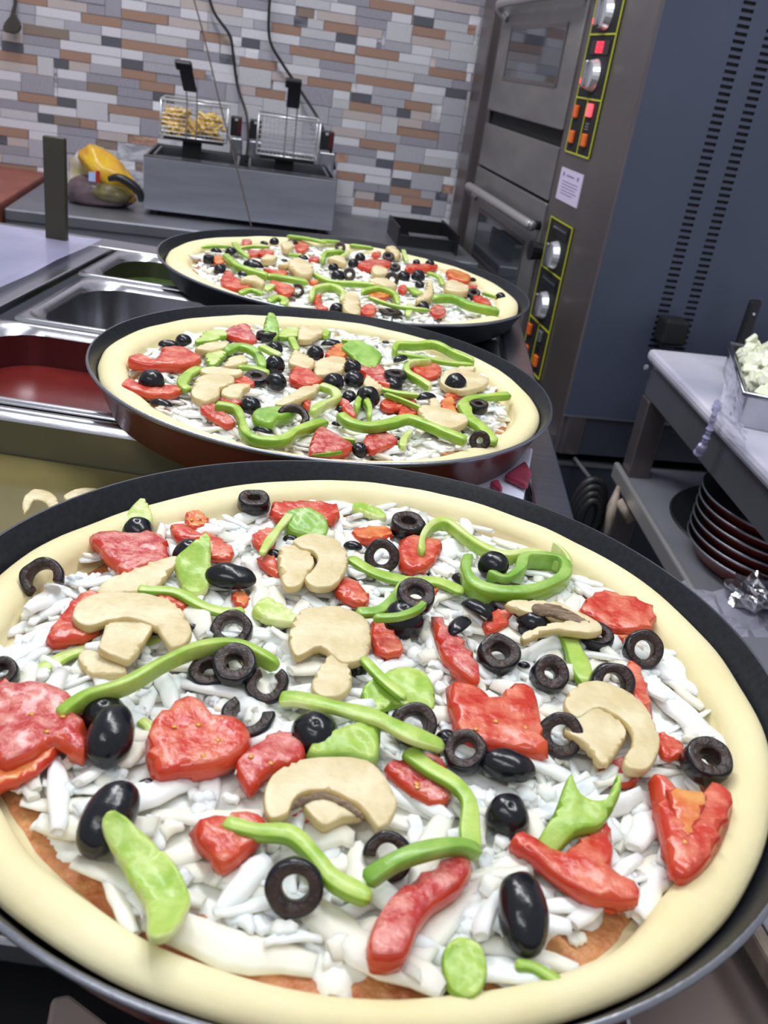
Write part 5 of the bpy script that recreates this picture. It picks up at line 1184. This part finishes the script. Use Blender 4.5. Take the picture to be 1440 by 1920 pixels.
def bl(cx, cy, w, h, r=0.0, n=7):
    out = []
    for i in range(n):
        a = 2 * PI * i / n + 0.3; q = 0.5 * (1 + rt.uniform(-.14, .14)); x = math.cos(a) * w * q; y = math.sin(a) * h * q
        out.append((cx + x * math.cos(r) - y * math.sin(r), cy + x * math.sin(r) + y * math.cos(r)))
    return out
T2(2, [([(240,676),(262,672),(290,680),(306,658),(340,657),(360,666),(378,675),(370,686),(340,692),(290,690),(246,684)],'tom',dict(T=.009)),
([(229,722),(245,713),(262,722),(335,728),(339,738),(315,745),(270,741),(231,729)],'tom',dict(T=.006)),
([(422,630),(430,617),(465,613),(479,634),(480,643),(455,640)],'tom_pink'),([(541,714),(550,694),(575,693),(590,708),(606,716),(590,726),(560,723)],'tom',dict(T=.008)),
([(375,766),(400,761),(430,784),(442,796),(420,799),(386,781)],'tom_pink'),([(412,752),(440,748),(454,760),(422,767)],'tom_pink'),([(438,721),(450,709),(477,718),(470,727)],'tom'),
([(608,669),(628,650),(645,652),(650,672),(626,677)],'tom_or',dict(T=.008)),([(648,680),(680,676),(686,683),(656,685)],'tom'),([(672,692),(700,681),(720,695),(719,706),(686,703)],'tom_pink'),
([(680,709),(715,707),(732,718),(726,726)],'tom_pink'),([(630,752),(650,755),(668,775),(662,784),(640,767)],'tom_pink'),([(711,761),(726,750),(755,748),(781,756),(770,766),(731,771)],'tom'),
([(745,786),(752,766),(775,760),(783,778),(760,785)],'tom'),([(578,856),(586,820),(604,808),(630,822),(661,842),(640,853),(600,859)],'tom_pink',dict(T=.009)),([(680,832),(694,813),(725,814),(746,830),(725,841),(696,850)],'tom_pink'),
([(770,691),(792,688),(815,684),(829,699),(812,711),(786,706)],'tom'),([(832,746),(850,733),(875,727),(891,733),(856,749)],'tom',dict(lift=.002)),([(826,753),(850,749),(857,776),(845,779),(827,768)],'tom_or'),([(569,750),(582,752),(580,766),(568,762)],'tom')])
T2(3, [(bl(411,490,24,18),'tom_or'),([(413,532),(422,510),(432,512),(448,528),(470,540),(440,544)],'tom'),(bl(462,456,20,10),'tom_pink'),(bl(476,476,26,10),'tom_pink'),(bl(500,476,28,9),'tom'),
([(492,505),(510,508),(538,512),(534,519),(516,518)],'tom'),([(505,533),(525,532),(552,543),(550,552),(528,554)],'tom'),(bl(566,464,28,16),'tom'),(bl(590,487,22,9),'tom_pink'),(bl(588,531,18,8),'tom_or'),
([(586,565),(592,555),(602,556),(606,575),(616,582),(596,582)],'tom'),(bl(690,584,34,20),'tom'),([(668,500),(690,490),(720,492),(735,500),(700,508)],'tom',dict(T=.008)),(bl(706,478,20,9),'tom'),(bl(710,556,40,12),'tom_or'),
([(760,503),(775,499),(815,499),(816,506),(765,509)],'tom',dict(T=.008)),([(835,512),(850,510),(880,520),(878,532),(845,526)],'tom_or',dict(T=.009)),([(886,560),(900,556),(922,575),(900,572)],'tom',dict(T=.008)),
(bl(755,543,18,14),'tom'),(bl(822,585,32,20),'tom_pink'),(bl(886,541,18,8),'tom')])
def R2(k, L):
    for q in L:
        px, w, m = q[0], q[1], q[2]; kw = q[3] if len(q) > 3 else {}
        o = ribbon(k, px, w, **{**dict(h=.005, m0=m, m1='pep_skin', lift=.007, name='pepper_strip'), **kw})
        done(o, k, 'pepper', px[len(px) // 2][0], px[len(px) // 2][1], {'pep': 'green pepper strip', 'pep_l': 'pale green pepper strip', 'pep_d': 'dark green pepper strip'}[m])
def S2(k, L):
    for px, m, kw in L:
        o = slab(k, px, **{**dict(lift=.006, T=.005, m0=m, m1='pep_skin', name='pepper_piece', seed=len(REG)), **kw})
        done(o, k, 'pepper', sum(p[0] for p in px) / len(px), sum(p[1] for p in px) / len(px), {'pep': 'flat green pepper piece', 'pep_l': 'flat pale green pepper piece', 'pep_d': 'flat dark green pepper piece'}[m])
S2(2, [([(366,641),(385,625),(415,620),(426,632),(396,642),(371,646)],'pep_l',{}),([(383,670),(405,662),(425,665),(415,680),(395,689)],'pep_l',{}),([(493,617),(500,603),(515,605),(523,617),(520,627),(496,625)],'pep_d',dict(tilt=(0,.3),lift=.012)),
([(520,626),(540,615),(560,618),(560,631),(540,636),(521,635)],'pep_l',{}),([(600,622),(620,625),(615,633),(602,631)],'pep',{}),([(640,656),(665,650),(700,661),(716,672),(702,686),(686,684),(660,669)],'pep_d',dict(tilt=(0,.2),lift=.009)),
([(472,780),(500,772),(553,772),(550,783),(522,792),(510,803),(481,799)],'pep_d',dict(T=.009))])
R2(2, [([(376,690),(352,704),(341,722),(352,732)],22,'pep'),([(424,661),(445,652),(470,657),(485,670),(492,690)],16,'pep_d',dict(h=.007)),([(487,650),(505,659),(524,668)],15,'pep_l',dict(lift=.016,m1='pep')),
([(445,690),(475,692),(504,701)],12,'pep',dict(m1='pep')),([(545,634),(550,645),(556,658)],13,'pep'),([(640,640),(662,644),(686,650)],6,'pep_l'),([(740,662),(745,650),(780,650),(815,648),(850,665),(888,681)],11,'pep',dict(h=.009)),
([(740,664),(790,672),(840,682),(888,686)],10,'pep'),([(808,680),(768,683),(762,700),(785,715),(806,728)],14,'pep_l',dict(h=.008)),([(715,732),(745,739),(785,743)],12,'pep_l',dict(lift=.010)),([(720,740),(760,755),(790,768)],6,'pep',dict(lift=.010)),
([(669,770),(672,755),(683,752),(692,770),(692,786)],12,'pep',dict(h=.008)),([(636,780),(655,795),(690,803),(730,797),(765,788),(800,800),(840,816),(873,829)],18,'pep',dict(h=.008,lift=.009)),
([(770,810),(757,825),(754,840)],15,'pep_l',dict(lift=.004)),([(403,763),(440,770),(452,790),(460,815),(485,829),(530,828),(560,810),(613,793)],17,'pep',dict(h=.008)),([(598,725),(625,735),(630,750),(602,762),(584,776)],18,'pep_l',dict(h=.007,m1='pep')),
([(582,856),(610,854),(641,849)],8,'pep'),([(640,824),(652,827),(666,829)],7,'pep_l'),([(862,766),(880,752),(920,746),(957,743)],15,'pep',dict(h=.007)),([(868,757),(878,785),(903,805),(924,832)],26,'pep',dict(h=.007))])
R2(3, [([(378,464),(405,462),(432,463)],9,'pep_l'),([(438,455),(448,470),(465,482)],11,'pep'),([(420,480),(445,502),(480,514),(500,520)],13,'pep',dict(h=.010)),([(500,520),(525,522),(578,532)],12,'pep',dict(h=.008)),([(538,443),(580,449),(612,456)],11,'pep',dict(lift=.010)),
([(600,452),(640,455)],9,'pep',dict(lift=.009)),([(450,466),(475,463),(505,464)],8,'pep_l'),([(605,490),(612,477),(645,474)],9,'pep',dict(h=.009)),([(588,514),(620,530),(680,534),(742,541)],12,'pep_l',dict(h=.007)),
([(584,562),(590,545),(620,539),(642,550),(640,566)],10,'pep_l',dict(h=.009,m1='pep')),([(678,550),(710,543),(738,553),(746,572)],10,'pep',dict(h=.008)),([(690,558),(740,575),(806,583)],8,'pep_l',dict(lift=.010)),([(450,551),(470,545),(492,552)],12,'pep'),
([(505,568),(520,560),(534,566),(530,574)],14,'pep',dict(h=.007)),([(812,562),(850,562),(880,575),(936,587)],14,'pep_d',dict(h=.011)),([(903,550),(930,558)],4,'pep'),([(800,512),(822,520),(830,534)],10,'pep'),([(770,570),(764,592)],14,'pep_l'),([(655,460),(700,466)],9,'pep_l'),
([(768,540),(785,552)],22,'pep'),([(540,478),(575,482)],9,'pep'),([(500,545),(512,535)],14,'pep_l',dict(lift=.010)),([(655,472),(630,490)],10,'pep_l'),([(755,468),(762,490)],9,'pep_l')])
def M2(k, L):
    for cap, stem, look in L: MU(cap, stem, None, k=k, lift=.007, th=.006 if k == 2 else .009, look=look)
M2(2, [([(365,658),(388,647),(428,645),(424,655),(400,662),(376,662)],None,'thin mushroom slice'),([(357,738),(370,712),(410,706),(438,712),(437,724),(415,734),(410,748),(386,758),(364,750)],None,'broad cream mushroom cap'),
([(415,736),(440,724),(470,729),(456,740),(448,750),(420,746)],None,'mushroom stem slice'),([(375,697),(400,692),(452,700),(446,709),(386,706)],None,'long mushroom strip'),([(418,690),(430,675),(455,672),(464,682),(440,691)],None,'small mushroom slice'),
([(558,632),(562,616),(600,618),(606,628),(585,640),(560,641)],None,'oval mushroom slice'),([(540,684),(548,663),(565,665),(591,682),(580,696),(555,691)],None,'triangular mushroom slice'),([(588,699),(592,682),(620,674),(648,678),(645,696),(620,706),(594,709)],None,'round mushroom slice'),
([(515,761),(540,745),(565,731),(600,725),(590,741),(560,756),(530,766)],None,'pointed grey mushroom slice'),([(680,721),(690,708),(715,726),(714,736),(690,733)],None,'pale mushroom wedge'),([(826,724),(829,703),(850,695),(880,700),(916,715),(902,731),(866,738)],None,'thick mushroom cap slice'),
([(782,774),(795,766),(830,771),(877,787),(870,801),(838,808),(800,796)],[(803,752),(812,747),(822,757),(829,773),(808,770)],'mushroom slice with upright stem'),([(860,691),(890,691),(886,700),(862,698)],None,'small tan mushroom bit')])
M2(3, [([(450,530),(462,523),(480,523),(497,534),(490,539),(470,531)],None,'curved mushroom slice'),([(538,500),(548,490),(566,490),(588,506),(582,520),(556,517)],None,'large wrinkled mushroom slice'),([(614,488),(628,483),(645,487),(650,498),(632,494)],None,'tan edged mushroom slice'),
(bl(538,464,26,14),None,'round pale mushroom slice'),(bl(712,512,34,15,.15),None,'cream mushroom slice'),([(640,560),(655,553),(674,562),(676,590),(662,596),(642,584)],None,'upright grey mushroom slice'),([(800,530),(812,538),(812,558),(790,570),(778,566),(794,550)],None,'crescent mushroom slice'),
([(832,546),(836,532),(852,530),(878,542),(876,552),(850,553)],None,'oval cream mushroom slice'),([(722,468),(740,466),(752,480),(740,484)],None,'grey mushroom slice'),([(488,490),(500,482),(520,486),(512,492)],None,'small mushroom slice'),([(520,500),(545,496),(540,502)],None,'thin mushroom strip'),([(690,530),(720,526),(745,540),(720,542)],None,'brown edged mushroom slice')])
# labels for those two pizzas: look, place on the pizza and the nearest neighbour of another kind
NM = {2: 'middle', 3: 'far'}; used = {}
items = [r for r in REG if r[1] in (2, 3)]
cats = {'olive': 'olive', 'tomato': 'tomato', 'pepper': 'pepper', 'mushroom': 'mushroom'}
def zone(k, x, y):
    cx, cy, w, h = ((595, 725, 440, 150) if k == 2 else (645, 520, 350, 88))
    fx, fy = (x - cx) / w, (y - cy - (0.13 * (x - cx) if k == 2 else .16 * (x - cx))) / h
    r = '' ; a = 'far' if fy < -.25 else ('near' if fy > .3 else ''); b = 'left' if fx < -.25 else ('right' if fx > .25 else '')
    return (a + ' ' + b).strip() or 'central'
for o, k, cat, x, y, look, lab in items:
    best = sorted(((math.hypot(x - q[3], (y - q[4]) * 2), q) for q in items if q[1] == k and q[2] != cat), key=lambda e: e[0])
    opts = []
    for d, q in best[:6]:
        dx, dy = x - q[3], (y - q[4]) * 2
        rel = ('right of' if dx > 0 else 'left of') if abs(dx) > abs(dy) else ('before' if dy > 0 else 'behind')
        opts.append('%s, %s on %s pizza, %s %s' % (look, zone(k, x, y), NM[k], rel, q[5]))
    for s_ in opts:
        if s_ not in used: used[s_] = 1; o['label'] = s_; break
    else: o['label'] = opts[0] + ' too'

# mushrooms lying in the brine bin
BRZ = lvl(100, 866, 0.643) - 0.004
for i, (px, lab) in enumerate(((([(40,952),(48,934),(66,925),(88,927),(108,940),(112,960),(96,966),(84,950),(66,945),(56,962),(44,972)]), 'ring shaped mushroom slice in the nearest food bin'),
                 (([(118,940),(132,928),(158,922),(190,925),(188,945),(150,960)]), 'second mushroom slice, half hidden by the front pan rim'))):
    W = [at_z(x, y, ZP - 0.062) for x, y in px]
    t = slab(1, px, BRZ - ZCH, .008, 'mush', 'mush_e', name='mushroom_slice', seed=3 + i)
    tag(t, lab, 'mushroom', 'mushrooms in the food bin')
print('objects', len(bpy.data.objects), 'tris', sum(len(m.polygons) for m in bpy.data.meshes))
